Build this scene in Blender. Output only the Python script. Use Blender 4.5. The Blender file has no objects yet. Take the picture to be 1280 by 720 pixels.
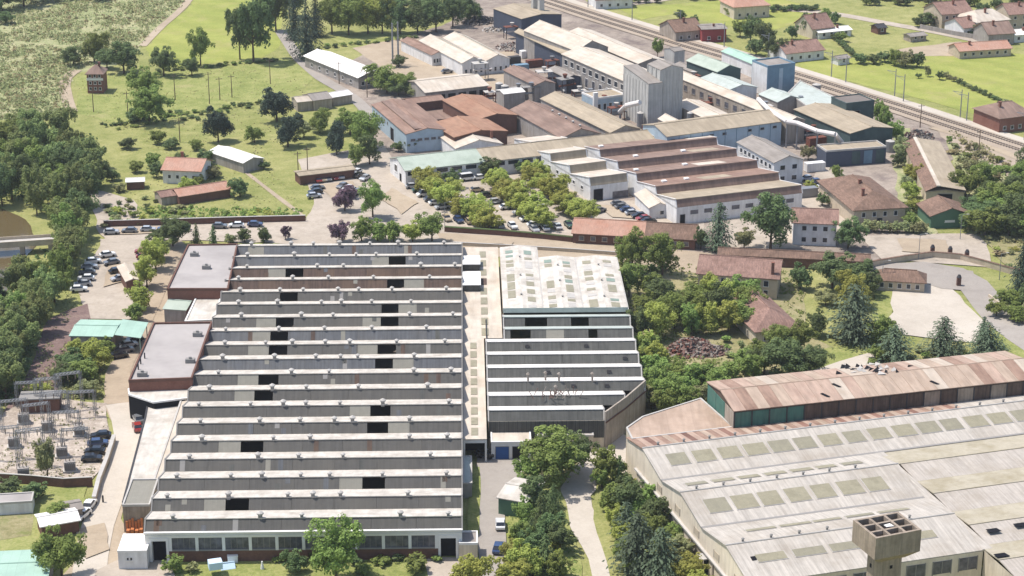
import bpy, bmesh, math, random
from mathutils import Vector, Matrix, noise

# ------------------------------------------------------------------ camera, light, exposure
CAM_H, PITCH, LENS = 168.0, math.radians(19.8), 70.0
scene = bpy.context.scene
C = bpy.data.collections.new('site'); scene.collection.children.link(C)
cam = bpy.data.objects.new('camera', bpy.data.cameras.new('camera'))
scene.collection.objects.link(cam)
cam.location = (0, 0, CAM_H); cam.rotation_euler = (math.pi/2 - PITCH, 0, 0)
cam.data.lens = LENS; cam.data.sensor_width = 36.0; cam.data.clip_start = 1.0; cam.data.clip_end = 9000.0
scene.camera = cam

SUN_DIR = Vector((-0.44, 0.10, 1.0)).normalized()      # towards the sun
SUN_EL = math.asin(SUN_DIR.z); SUN_AZ = math.atan2(SUN_DIR.x, SUN_DIR.y)
world = bpy.data.worlds.new('World'); scene.world = world; world.use_nodes = True
wn = world.node_tree.nodes; bg = wn['Background']
sky = wn.new('ShaderNodeTexSky'); sky.sky_type = 'NISHITA'; sky.sun_disc = False
sky.sun_elevation = SUN_EL; sky.sun_rotation = SUN_AZ % (2*math.pi)
sky.air_density = 1.0; sky.dust_density = 1.6; sky.ozone_density = 1.0
world.node_tree.links.new(sky.outputs[0], bg.inputs['Color']); bg.inputs['Strength'].default_value = 0.13
sun = bpy.data.objects.new('sun', bpy.data.lights.new('sun', 'SUN'))
scene.collection.objects.link(sun)
sun.data.energy = 3.7; sun.data.angle = math.radians(0.53); sun.data.color = (1.0, 0.945, 0.88)
sun.rotation_euler = SUN_DIR.to_track_quat('Z', 'Y').to_euler()
vs = scene.view_settings
vs.view_transform = 'Standard'; vs.look = 'None'; vs.gamma = 1.0; vs.exposure = 0.58; vs.use_curve_mapping = False
scene.render.resolution_x = 1024; scene.render.resolution_y = 576

# ------------------------------------------------------------------ pixel -> place (1280x720 picture, point at height z)
FPX = LENS/36.0*1280.0
def G(x, y, z=0.0):
    cx, cy = (x-640.0)/FPX, (360.0-y)/FPX
    d = Vector((cx, math.cos(PITCH) + cy*math.sin(PITCH), -math.sin(PITCH) + cy*math.cos(PITCH)))
    t = (z-CAM_H)/d.z
    return Vector((d.x*t, d.y*t, z))
def S(y):                                     # pixels per metre across, on the ground at picture row y
    p = G(640, y); dist = math.hypot(p.y, CAM_H)
    return FPX/(dist*math.cos(math.atan2(CAM_H, p.y)-PITCH))
def DEP(y): p = G(640, y); return math.atan2(CAM_H, p.y)

# ------------------------------------------------------------------ materials
def lin(h):
    h = h.lstrip('#'); v = [int(h[i:i+2], 16)/255.0 for i in (0, 2, 4)]
    return tuple((c/12.92 if c <= 0.04045 else ((c+0.055)/1.055)**2.4) for c in v)
MATS = {}
class NT:
    def __init__(s, name):
        m = bpy.data.materials.new(name); m.use_nodes = True
        s.m = m; s.t = m.node_tree; s.n = s.t.nodes; s.b = s.n['Principled BSDF']
    def new(s, kind, **kw):
        nd = s.n.new(kind)
        for k, v in kw.items(): setattr(nd, k, v)
        return nd
    def link(s, a, b): s.t.links.new(a, b)
    def coords(s, world=False):
        tc = s.new('ShaderNodeTexCoord')
        if world:
            g = s.new('ShaderNodeNewGeometry'); return g.outputs['Position']
        oi = s.new('ShaderNodeObjectInfo')
        mu = s.new('ShaderNodeMath', operation='MULTIPLY'); mu.inputs[1].default_value = 173.0
        s.link(oi.outputs['Random'], mu.inputs[0])
        ad = s.new('ShaderNodeVectorMath', operation='ADD')
        s.link(tc.outputs['Object'], ad.inputs[0]); s.link(mu.outputs[0], ad.inputs[1])
        return ad.outputs[0]
    def noise(s, vec, scale, detail=5, rough=.6, stretch=None):
        if stretch:
            mp = s.new('ShaderNodeMapping'); mp.inputs['Scale'].default_value = stretch
            s.link(vec, mp.inputs['Vector']); vec = mp.outputs[0]
        n = s.new('ShaderNodeTexNoise'); n.inputs['Scale'].default_value = scale
        n.inputs['Detail'].default_value = detail; n.inputs['Roughness'].default_value = rough
        s.link(vec, n.inputs['Vector']); return n.outputs['Fac']
    def ramp(s, fac, stops):
        r = s.new('ShaderNodeValToRGB'); e = r.color_ramp.elements
        while len(e) < len(stops): e.new(.5)
        for el, (p, c) in zip(e, stops): el.position = p; el.color = (*c[:3], 1)
        s.link(fac, r.inputs[0]); return r.outputs[0]
    def mix(s, a, b, fac, mode='MIX'):
        m = s.new('ShaderNodeMix', data_type='RGBA', blend_type=mode)
        if isinstance(fac, float): m.inputs[0].default_value = fac
        else: s.link(fac, m.inputs[0])
        for v, i in ((a, 6), (b, 7)):
            if isinstance(v, tuple): m.inputs[i].default_value = (*v[:3], 1)
            else: s.link(v, m.inputs[i])
        return m.outputs[2]
    def bump(s, h, strength, dist=.1):
        b = s.new('ShaderNodeBump'); b.inputs['Strength'].default_value = strength; b.inputs['Distance'].default_value = dist
        s.link(h, b.inputs['Height']); s.link(b.outputs[0], s.b.inputs['Normal'])
def mul(c, k): return tuple(min(1.0, x*k) for x in c[:3])

def surf(name, c, var=.18, scale=.8, dirt=None, dirt_amt=.5, dirt_scale=.12, streak=None, streak_amt=.35, rough=.85, spec=.25,
         bump=0.0, seam=None, seam_dark=.8, metallic=0.0):
    """mottled surface; streak = stretch of a second noise; seam = (axis, metres) sheet joints and sheet-to-sheet tone"""
    if isinstance(c, str): c = lin(c)
    t = NT(name); v = t.coords()
    n1 = t.noise(v, scale)
    col = t.ramp(n1, [(.25, mul(c, 1-var)), (.75, mul(c, 1+var))])
    if streak:
        n2 = t.noise(v, 1.0, 4, .55, streak)
        k = t.ramp(n2, [(.3, (1-streak_amt,)*3), (.65, (1.05,)*3)])
        col = t.mix(col, k, 1.0, 'MULTIPLY')
    if dirt:
        if isinstance(dirt, str): dirt = lin(dirt)
        n3 = t.noise(v, dirt_scale, 6, .65)
        f = t.ramp(n3, [(.45, (0, 0, 0)), (.72, (dirt_amt,)*3)])
        col = t.mix(col, dirt, f)
    if seam:
        ax, L = seam
        sp = t.new('ShaderNodeSeparateXYZ'); t.link(t.new('ShaderNodeTexCoord').outputs['Object'], sp.inputs[0])
        dv = t.new('ShaderNodeMath', operation='DIVIDE'); t.link(sp.outputs['XYZ'.index(ax)], dv.inputs[0]); dv.inputs[1].default_value = L
        fl = t.new('ShaderNodeMath', operation='FLOOR'); t.link(dv.outputs[0], fl.inputs[0])
        wn_ = t.new('ShaderNodeTexWhiteNoise', noise_dimensions='1D'); t.link(fl.outputs[0], wn_.inputs['W'])
        k = t.ramp(wn_.outputs['Value'], [(0, (seam_dark+.1,)*3), (1, (1.04,)*3)])
        col = t.mix(col, k, 1.0, 'MULTIPLY')
        fr = t.new('ShaderNodeMath', operation='FRACT'); t.link(dv.outputs[0], fr.inputs[0])
        k2 = t.ramp(fr.outputs[0], [(0, (seam_dark,)*3), (.14/L, (1,)*3)])
        col = t.mix(col, k2, 1.0, 'MULTIPLY')
    t.link(col, t.b.inputs['Base Color'])
    t.b.inputs['Roughness'].default_value = rough; t.b.inputs['Specular IOR Level'].default_value = spec
    t.b.inputs['Metallic'].default_value = metallic
    if bump: t.bump(t.noise(v, scale*6, 4), bump)
    MATS[name] = t.m; return t.m

def ground_mat(name, stops, scales=(.03, .25, 2.2), weights=(.5, .35, .3), bump=.5, spots=None, mow=None):
    t = NT(name); v = t.coords(True)
    acc = None
    for sc, w in zip(scales, weights):
        n = t.noise(v, sc, 6, .62)
        m_ = t.new('ShaderNodeMath', operation='MULTIPLY_ADD'); m_.inputs[1].default_value = w
        t.link(n, m_.inputs[0])
        if acc is None: m_.inputs[2].default_value = .5-.5*sum(weights)
        else: t.link(acc, m_.inputs[2])
        acc = m_.outputs[0]
    col = t.ramp(acc, [(p, lin(c) if isinstance(c, str) else c) for p, c in stops])
    if spots:
        c2, sc, lo, hi, amt = spots
        f = t.ramp(t.noise(v, sc, 5, .7), [(lo, (0, 0, 0)), (hi, (amt,)*3)])
        col = t.mix(col, lin(c2), f)
    if mow:                                                 # faint swathes left by the mower
        wv = t.new('ShaderNodeTexWave', bands_direction='DIAGONAL'); wv.inputs['Scale'].default_value = mow; wv.inputs['Distortion'].default_value = 2.5; wv.inputs['Detail'].default_value = 3; wv.inputs['Detail Scale'].default_value = .6
        t.link(v, wv.inputs['Vector']); col = t.mix(col, t.ramp(wv.outputs['Fac'], [(0, (.93,)*3), (1, (1.03,)*3)]), 1.0, 'MULTIPLY')
    t.link(col, t.b.inputs['Base Color']); t.b.inputs['Roughness'].default_value = .95; t.b.inputs['Specular IOR Level'].default_value = .1
    if bump: t.bump(t.noise(v, 1.6, 6, .7), bump, .3)
    MATS[name] = t.m; return t.m

def leaf_mat(name, c, hue=.03, val=.25, trans=.25):
    t = NT(name); c = lin(c) if isinstance(c, str) else c
    at = t.new('ShaderNodeAttribute'); at.attribute_name = 'tint'
    oi = t.new('ShaderNodeObjectInfo')
    hs = t.new('ShaderNodeHueSaturation'); hs.inputs['Color'].default_value = (*c, 1)
    def rng(src, lo, hi):
        m_ = t.new('ShaderNodeMapRange'); m_.inputs['To Min'].default_value = lo; m_.inputs['To Max'].default_value = hi
        t.link(src, m_.inputs['Value']); return m_.outputs[0]
    t.link(rng(oi.outputs['Random'], .5-hue, .5+hue*.6), hs.inputs['Hue'])
    va = t.new('ShaderNodeMath', operation='MULTIPLY')
    t.link(rng(at.outputs['Fac'], 1-val, 1+val), va.inputs[0]); t.link(rng(oi.outputs['Random'], .75, 1.2), va.inputs[1])
    t.link(va.outputs[0], hs.inputs['Value'])
    t.link(hs.outputs[0], t.b.inputs['Base Color'])
    t.b.inputs['Roughness'].default_value = .7; t.b.inputs['Specular IOR Level'].default_value = .15
    tr = t.new('ShaderNodeBsdfTranslucent'); t.link(hs.outputs[0], tr.inputs['Color'])
    mx = t.new('ShaderNodeMixShader'); mx.inputs[0].default_value = trans
    t.link(t.b.outputs[0], mx.inputs[1]); t.link(tr.outputs[0], mx.inputs[2])
    t.link(mx.outputs[0], t.n['Material Output'].inputs['Surface'])
    MATS[name] = t.m; return t.m

# roofs
surf('north_glazing', '#55534f', .08, 1.2, '#625e56', .5, .10, streak=(2.2, .12, .12), streak_amt=.22, seam=('X', 1.0), seam_dark=.88, rough=.6)
surf('rusty_glazing', '#5c4d45', .14, 1.0, '#6e5a48', .6, .12, streak=(2.0, .12, .12), streak_amt=.35, seam=('X', 1.0), seam_dark=.8)
surf('blue_glazing', '#5d5f62', .10, 1.2, '#6a655c', .3, .10, streak=(2.2, .12, .12), streak_amt=.3, seam=('X', 1.0), seam_dark=.82, rough=.55)
surf('pale_panel', '#827f75', .08, 1.0, '#77736a', .4, .3, seam=('X', 1.0), seam_dark=.92)
surf('white_sheet', '#bfb9af', .07, .6, '#85796a', .6, .25, streak=(.9, .2, .2), streak_amt=.18, seam=('X', 2.0), seam_dark=.92)
surf('bright_sheet', '#dedad4', .04, .6, '#a39a8c', .3, .25, seam=('X', 2.0), seam_dark=.95)
surf('green_white_sheet', '#a9b0aa', .07, .6, '#7e8478', .5, .25, seam=('X', 2.0), seam_dark=.93)
surf('dark_glazing', '#545450', .12, 1.2, '#676660', .5, .2, streak=(2.0, .15, .15), streak_amt=.3, seam=('X', .9), seam_dark=.75, rough=.6)
surf('flat_bitumen', '#a09a96', .08, .25, '#7b7673', .5, .08, bump=.1)
surf('hall_white_roof', '#b3aca2', .07, .9, '#8c8172', .6, .12, streak=(2.4, .14, .2), streak_amt=.26, seam=('X', 2.0), seam_dark=.88)
surf('hall_pink_roof', '#aaa298', .08, .9, '#8c8273', .6, .15, streak=(2.6, .14, .2), streak_amt=.24, seam=('X', 3.0), seam_dark=.93)
surf('hall_tan_roof', '#a59d8b', .12, .9, '#7f7456', .6, .2, bump=.2)
surf('skylight_panel', '#8d8772', .12, 1.4, '#6f6a56', .5, .5, seam=('X', 1.0), seam_dark=.92, rough=.5)
surf('skylight_aged', '#87826f', .12, 1.4, '#757062', .5, .5, seam=('X', 1.0), seam_dark=.9, rough=.5)
surf('skylight_green', '#7f8d80', .1, 1.2, '#676f60', .4, .5, rough=.5)
surf('brown_long_roof', '#ab9685', .08, .5, '#7a6450', .55, .10, streak=(.9, .1, .2), streak_amt=.2, seam=('X', 5.2), seam_dark=.86)
surf('pink_sheet', '#ac9585', .1, .6, '#86695c', .5, .3, streak=(1.2, .2, .2), streak_amt=.25)
surf('rust_sheet', '#9a8070', .12, .6, '#5f463b', .6, .3, streak=(1.2, .2, .2), streak_amt=.3)
surf('tan_sheet', '#ab9887', .1, .6, '#85705e', .5, .3, streak=(1.2, .2, .2), streak_amt=.25)
surf('pale_sheet', '#b5a899', .08, .6, '#93826f', .5, .3, streak=(1.2, .2, .2), streak_amt=.2)
surf('red_stripe_roof', '#8a6a5d', .12, .6, '#5f4238', .6, .3, seam=('X', 2.6), seam_dark=.62)
surf('cream_roof', '#bdb3a5', .07, .5, '#9c8a74', .5, .12, streak=(.8, .14, .2), streak_amt=.18, seam=('X', 2.5), seam_dark=.93)
surf('brown_roof', '#8e7567', .10, .6, '#6a5044', .6, .12, streak=(1.0, .15, .2), streak_amt=.25, seam=('X', 2.2), seam_dark=.88)
surf('maroon_roof', '#8a7468', .12, .6, '#5b463d', .6, .15, streak=(1.0, .15, .2), streak_amt=.3, seam=('X', 2.2), seam_dark=.86)
surf('orange_roof', '#977661', .10, .5, '#7f5643', .6, .14, streak=(1.0, .2, .2), streak_amt=.2, seam=('X', 2.2), seam_dark=.9)
surf('grey_roof', '#8e8780', .08, .5, '#6d655c', .5, .12, streak=(1.0, .15, .2), streak_amt=.2, seam=('X', 2.4), seam_dark=.9)
surf('beige_roof', '#a0937f', .08, .5, '#7d715f', .5, .12, streak=(1.0, .15, .2), streak_amt=.2, seam=('X', 2.4), seam_dark=.92)
surf('green_roof', '#a3ac9f', .07, .5, '#71806f', .5, .2, seam=('X', 2.0), seam_dark=.9)
surf('teal_roof', '#9ab5a6', .06, .5, '#7f988a', .4, .2, seam=('X', 1.6), seam_dark=.88)
surf('tile_roof', '#93766a', .22, 2.6, '#5f473d', .65, .25, streak=(3.0, .6, 1.0), streak_amt=.35, bump=.6)
surf('old_tile_roof', '#836a5b', .25, 2.6, '#54443a', .7, .25, streak=(3.0, .6, 1.0), streak_amt=.4, bump=.6)
surf('new_tile_roof', '#af8b79', .12, 2.0, '#a0684f', .5, .25, streak=(3.0, .6, 1.0), streak_amt=.2, bump=.5)
# walls
surf('white_wall', '#d9d8d6', .05, .5, '#b0aba2', .45, .3, streak=(1.2, 1.2, .15), streak_amt=.15)
surf('cream_wall', '#c9bda9', .07, .5, '#a0927c', .5, .3, streak=(1.2, 1.2, .15), streak_amt=.22)
surf('pale_cream_wall', '#d9ccb8', .06, .5, '#b3a48c', .4, .3, streak=(1.2, 1.2, .15), streak_amt=.15)
surf('grey_wall', '#9c9690', .08, .5, '#776f66', .5, .3, streak=(1.2, 1.2, .15), streak_amt=.25)
surf('concrete_wall', '#a89d90', .10, .6, '#7c7063', .55, .25, streak=(1.6, 1.6, .12), streak_amt=.35, bump=.15)
surf('tower_concrete', '#9a8c7d', .12, .9, '#6d6154', .6, .35, streak=(2.0, 2.0, .15), streak_amt=.35, bump=.25)
surf('silo_concrete', '#bdbbb5', .06, .5, '#8b8a86', .5, .2, streak=(1.6, 1.6, .05), streak_amt=.22)
surf('brick', '#7f594c', .18, 3.0, '#6b4238', .6, .5, bump=.3)
surf('dark_brick', '#6b4d42', .2, 2.5, '#4d3a33', .6, .5, bump=.3)
surf('blue_wall', '#a3b4bf', .07, .5, '#7f8d96', .5, .3, seam=('X', 3.0), seam_dark=.9)
surf('steel_blue_wall', '#6f8a9c', .08, .5, '#52687a', .5, .3, seam=('X', 3.0), seam_dark=.85)
surf('navy_wall', '#4a5160', .12, .5, '#4a4d55', .5, .3, seam=('X', 2.0), seam_dark=.85)
surf('teal_wall', '#4a5a5a', .12, .5, '#30403f', .5, .3, seam=('X', 2.5), seam_dark=.8)
surf('green_panel', '#4c7468', .12, .6, '#5c6358', .5, .3, streak=(1.5, 1.5, .2), streak_amt=.3)
surf('brown_panel', '#66564c', .18, .6, '#4b3d34', .6, .4, streak=(1.8, 1.8, .2), streak_amt=.4, seam=('X', 1.7), seam_dark=.7)
surf('red_wall', '#8a3f3f', .1, .6)
surf('green_wall', '#52705c', .1, .6)
surf('pale_stone', '#b9ab96', .12, 1.2, '#8c7e6a', .5, .4, bump=.3)
surf('coping', '#b0aca6', .08, .7, '#8c857a', .4, .4)
surf('white_trim', '#dbd9d5', .03, .6, '#b5afa4', .3, .4)
surf('grey_trim', '#86837f', .06, .7)
surf('dark_metal', '#3b3a3c', .12, 1.0, rough=.6)
surf('steel', '#8b8d90', .08, 1.0, rough=.5, metallic=.4)
surf('rust', '#70463a', .25, 1.5, '#4b3530', .6, .6, bump=.3)
surf('wood_pole', '#6b5a4a', .15, 2.0)
surf('orange_wood', '#b06f45', .15, 1.0)
surf('pipe_white', '#cfc9c4', .05, .6)
surf('dark_opening', '#0b0b12', .1, 1.0)
surf('tyre', '#191919', .1, 1.0)
surf('pale_blue_tarp', '#b9cede', .06, .8)
surf('blue_tarp', '#34568c', .1, .8)
surf('bark', '#584838', .2, 2.0)
surf('rubble', '#8b8279', .3, 1.0, '#5d5249', .6, .6, bump=.6)
surf('rust_rubble', '#70574e', .35, 1.3, '#3f3038', .6, .6, bump=.6)
t = NT('window_glass'); t.b.inputs['Base Color'].default_value = (.02, .025, .035, 1); t.b.inputs['Roughness'].default_value = .12; MATS['window_glass'] = t.m
t = NT('strip_glass'); v = t.coords()
t.link(t.ramp(t.noise(v, .8, 4), [(.35, lin('#3c3d44')), (.7, lin('#6a6a72'))]), t.b.inputs['Base Color']); t.b.inputs['Roughness'].default_value = .3; MATS['strip_glass'] = t.m
t = NT('river_water'); t.b.inputs['Base Color'].default_value = (*lin('#5d5138'), 1); t.b.inputs['Roughness'].default_value = .12
t.bump(t.noise(t.coords(True), 1.2, 4), .15); MATS['river_water'] = t.m
# ground
ground_mat('field_grass', [(.2, '#566031'), (.4, '#7b8049'), (.58, '#95935f'), (.8, '#afa77c')], scales=(.03, .22, 1.6), weights=(.5, .5, .5), spots=('#566034', .3, .55, .72, .5), bump=.9)
ground_mat('bright_meadow', [(.2, '#69743a'), (.42, '#858d48'), (.6, '#999a56'), (.8, '#a39c66')], scales=(.03, .2, 1.6), weights=(.45, .4, .4), spots=('#9c9168', .06, .55, .72, .6), bump=.7, mow=.035)
ground_mat('lawn', [(.2, '#5f6a39'), (.45, '#80874d'), (.62, '#979760'), (.8, '#a39b70')], scales=(.04, .25, 1.6), weights=(.5, .6, .6), bump=1.0, spots=('#a1966f', .1, .56, .74, .55))
ground_mat('scrub', [(.22, '#5d6a45'), (.42, '#8a9064'), (.6, '#a49f7b'), (.8, '#aca186')], scales=(.05, .35, 1.8), weights=(.5, .6, .5), bump=1.0)
ground_mat('dry_scrub', [(.28, '#6b6b45'), (.45, '#8c8561'), (.62, '#a59a7c'), (.8, '#b8ac93')], scales=(.05, .4, 2.2), weights=(.4, .5, .35), bump=.7, spots=('#667038', .2, .5, .62, .75))
ground_mat('dust', [(.25, '#877a69'), (.5, '#a2937f'), (.78, '#b6a995')], spots=('#766a5b', .2, .55, .8, .5), bump=.2)
ground_mat('pale_concrete', [(.25, '#91877b'), (.5, '#a79c8e'), (.78, '#b9aea1')], scales=(.03, .25, 1.2), weights=(.5, .5, .4), spots=('#6f665c', .12, .52, .75, .6), bump=.1)
ground_mat('white_gravel', [(.25, '#9e9588'), (.5, '#b4ab9e'), (.78, '#c4bdb1')], spots=('#91876f', .25, .58, .78, .5), bump=.2)
ground_mat('asphalt', [(.25, '#857e77'), (.5, '#968f87'), (.78, '#a69f96')], spots=('#787069', .15, .55, .8, .5), bump=.1)
ground_mat('dark_asphalt', [(.25, '#625c58'), (.5, '#736c67'), (.78, '#857d76')], bump=.1)
ground_mat('factory_yard', [(.25, '#6d625b'), (.45, '#857a70'), (.6, '#9b8f83'), (.8, '#b2a698')], scales=(.04, .3, 1.4), weights=(.55, .5, .35), spots=('#54474a', .12, .5, .7, .7), bump=.4)
ground_mat('bare_soil', [(.25, '#5a4a48'), (.5, '#786560'), (.78, '#978679')], scales=(.06, .4, 2.), weights=(.4, .5, .4), bump=.6)
ground_mat('ballast', [(.25, '#8a7c6c'), (.5, '#9d8f7f'), (.78, '#afa292')], bump=.3)
ground_mat('gravel_litter', [(.25, '#7d7268'), (.48, '#a29689'), (.6, '#b9aea1'), (.8, '#cfc6ba')], scales=(.08, .6, 2.5), weights=(.4, .6, .5), bump=.5)
# foliage
leaf_mat('leaf_mid', '#819350', trans=.35); leaf_mat('leaf_light', '#a2a958', trans=.4); leaf_mat('leaf_dark', '#66774c', trans=.3); leaf_mat('leaf_wood', '#86945c', trans=.35)
leaf_mat('leaf_conifer', '#3e4b3e', .02, .3, .12); leaf_mat('leaf_blue', '#58654f', .02, .35, .15); leaf_mat('leaf_purple', '#6e5965', .02, .35, .2)
leaf_mat('leaf_olive', '#93986a', .04, .35, .35); leaf_mat('leaf_straw', '#a59d70', .03, .3)
PAINTS = {}
def paint(cname, hexc):
    t = NT('paint_'+cname); t.b.inputs['Base Color'].default_value = (*lin(hexc), 1); t.b.inputs['Roughness'].default_value = .25
    t.b.inputs['Coat Weight'].default_value = .6; t.b.inputs['Coat Roughness'].default_value = .08; PAINTS[cname] = t.m
for k, h in dict(white='#d8d8d6', silver='#a3a5a8', grey='#6b6d70', black='#17171a', blue='#2c3f63', red='#8e2f2b', green='#34503f', beige='#a8987c').items(): paint(k, h)

# ------------------------------------------------------------------ mesh helpers
def M_(m): return MATS[m] if isinstance(m, str) else m
class MB:
    def __init__(s): s.v = []; s.f = []; s.mi = []; s.slot = 0
    def mat(s, i): s.slot = i; return s
    def face(s, pts):
        i = len(s.v); s.v += [tuple(p) for p in pts]; s.f.append(tuple(range(i, i+len(pts)))); s.mi.append(s.slot); return s
    def box(s, x0, x1, y0, y1, z0, z1):
        i = len(s.v)
        s.v += [(x0,y0,z0),(x1,y0,z0),(x1,y1,z0),(x0,y1,z0),(x0,y0,z1),(x1,y0,z1),(x1,y1,z1),(x0,y1,z1)]
        for f in ((3,2,1,0),(4,5,6,7),(0,1,5,4),(1,2,6,5),(2,3,7,6),(3,0,4,7)): s.f.append(tuple(i+k for k in f)); s.mi.append(s.slot)
        return s
    def slab(s, quad, th):
        """sheet of thickness th under four corner points (counter-clockwise from above)"""
        q = [Vector(p) for p in quad]; lo = [p - Vector((0, 0, th)) for p in q]; i = len(s.v); n = len(q)
        s.v += [tuple(p) for p in q+lo]
        s.f.append(tuple(range(i, i+n))); s.mi.append(s.slot)
        s.f.append(tuple(i+n+k for k in range(n-1, -1, -1))); s.mi.append(s.slot)
        for k in range(n): s.f.append((i+k, i+n+k, i+n+(k+1) % n, i+(k+1) % n)); s.mi.append(s.slot)
        return s
    def prism(s, poly, z0, z1, top=True, bottom=False):
        n = len(poly); i = len(s.v)
        s.v += [(p[0], p[1], z0) for p in poly] + [(p[0], p[1], z1) for p in poly]
        for k in range(n): s.f.append((i+k, i+(k+1) % n, i+n+(k+1) % n, i+n+k)); s.mi.append(s.slot)
        if top: s.f.append(tuple(i+n+k for k in range(n))); s.mi.append(s.slot)
        if bottom: s.f.append(tuple(i+k for k in range(n-1, -1, -1))); s.mi.append(s.slot)
        return s
    def tube(s, p0, p1, r0, r1=None, n=6, cap=True):
        r1 = r0 if r1 is None else r1; p0, p1 = Vector(p0), Vector(p1); d = (p1-p0).normalized()
        a = d.orthogonal().normalized(); b = d.cross(a); i = len(s.v)
        for p, r in ((p0, r0), (p1, r1)):
            for k in range(n):
                t_ = 2*math.pi*k/n; s.v.append(tuple(p + a*math.cos(t_)*r + b*math.sin(t_)*r))
        for k in range(n): s.f.append((i+k, i+(k+1) % n, i+n+(k+1) % n, i+n+k)); s.mi.append(s.slot)
        if cap:
            s.f.append(tuple(i+n+k for k in range(n))); s.mi.append(s.slot); s.f.append(tuple(i+k for k in range(n-1, -1, -1))); s.mi.append(s.slot)
        return s
    def mesh(s, name):
        me = bpy.data.meshes.new(name); me.from_pydata(s.v, [], s.f); me.polygons.foreach_set('material_index', s.mi); me.update(); return me
    def build(s, name, mats, parent=None, loc=None, rz=None):
        me = s.mesh(name)
        for m in (mats if isinstance(mats, (list, tuple)) else [mats]): me.materials.append(M_(m))
        return link(name, me, parent, loc, rz)
def link(name, me, parent=None, loc=None, rz=None):
    o = bpy.data.objects.new(name, me); C.objects.link(o)
    if parent: o.parent = parent
    if loc is not None: o.location = loc
    if rz is not None: o.rotation_euler = (0, 0, rz)
    return o
def tag(o, label=None, cat=None, group=None, kind=None):
    if label: o['label'] = label
    if cat: o['category'] = cat
    if group: o['group'] = group
    if kind: o['kind'] = kind
    return o
def thing(name, label, cat, loc=(0, 0, 0), rz=0.0, group=None):
    return tag(link(name, None, None, loc, rz), label, cat, group)

# ------------------------------------------------------------------ the setting: ground sheet and patches
RND = random.Random(7); LVL = [0]
def patch(name, px, mat, lvl, jitter=.6, step=5.0):
    w = [G(x, y) for x, y in px]; pts = []; LVL[0] += 1; zz = .03*lvl + .0004*LVL[0]
    for a, b in zip(w, w[1:]+w[:1]):
        n = max(1, int((b-a).length/step))
        for k in range(n):
            p = a.lerp(b, k/n); q = p*.13
            p = p + Vector((noise.noise(q+Vector((5, lvl, 0))), noise.noise(q+Vector((0, 9, lvl))), 0))*jitter*2
            pts.append((p.x, p.y, zz))
    bm = bmesh.new(); f = bm.faces.new([bm.verts.new(p) for p in pts])
    if f.normal.z < 0: f.normal_flip()
    bm.normal_update()
    if f.normal.z < 0: f.normal_flip()
    bmesh.ops.triangulate(bm, faces=[f]); me = bpy.data.meshes.new(name); bm.to_mesh(me); bm.free()
    me.materials.append(M_(mat)); return tag(link(name, me), kind='structure')
def ribbon(name, px, width, mat, lvl, jitter=.25, step=6.0, off=0.0):
    w = [G(x, y) for x, y in px]; P = []; LVL[0] += 1; zz = .03*lvl + .0004*LVL[0]
    for a, b in zip(w, w[1:]):
        n = max(1, int((b-a).length/step))
        P += [a.lerp(b, k/n) for k in range(n)]
    P.append(w[-1])
    for _ in range(2): P = [P[0]] + [(P[i-1]+P[i]*2+P[i+1])/4 for i in range(1, len(P)-1)] + [P[-1]]
    m = MB(); L, R = [], []
    for i, p in enumerate(P):
        d = (P[min(i+1, len(P)-1)]-P[max(i-1, 0)]).normalized(); nrm = Vector((-d.y, d.x, 0))
        j = jitter*noise.noise(p*.2); z = Vector((0, 0, zz))
        L.append(p+nrm*(off+width/2+j)+z); R.append(p+nrm*(off-width/2-j)+z)
    for i in range(len(P)-1): m.face([R[i], R[i+1], L[i+1], L[i]])
    return tag(m.build(name, mat), kind='structure')

gm = MB(); gm.face([(-3500, -500, 0), (3500, -500, 0), (3500, 6500, 0), (-3500, 6500, 0)])
tag(gm.build('ground', 'field_grass'), kind='structure')
# scrubland and meadows
patch('scrubland', [(-60,150),(-60,-60),(250,-60),(232,5),(205,25),(178,58),(150,80),(95,92),(82,110),(90,140),(60,150)], 'scrub', 1, 1.2)
patch('meadow', [(243,-40),(345,-40),(352,20),(350,60),(330,72),(260,80),(200,85),(182,62),(210,28),(240,6)], 'bright_meadow', 1, .8)
patch('meadow', [(96,95),(175,92),(260,84),(350,72),(398,92),(380,110),(280,140),(150,158),(96,140)], 'lawn', 2, .8)
patch('meadow', [(405,45),(560,40),(530,62),(500,85),(440,60)], 'lawn', 2, .8)
patch('verge', [(130,258),(190,190),(260,150),(330,200),(385,262),(380,275),(130,280)], 'field_grass', 2, .8)
patch('meadow', [(780,-60),(1360,-60),(1360,190),(1280,155),(1130,110),(1000,70),(880,30),(760,8)], 'field_grass', 1, .8)
patch('meadow', [(996,78),(1110,70),(1180,62),(1280,68),(1380,75),(1380,190),(1230,146),(1130,118),(1010,90)], 'bright_meadow', 2, .6)
patch('meadow', [(770,10),(850,5),(960,-5),(1040,15),(960,40),(900,30),(840,18),(800,25)], 'bright_meadow', 2, .6)
patch('dry_field', [(1120,62),(1200,52),(1215,62),(1195,70),(1130,70)], 'dust', 3, .6)
patch('dry_field', [(1020,10),(1170,10),(1180,25),(1120,30),(1040,22)], 'field_grass', 3, .8)
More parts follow.
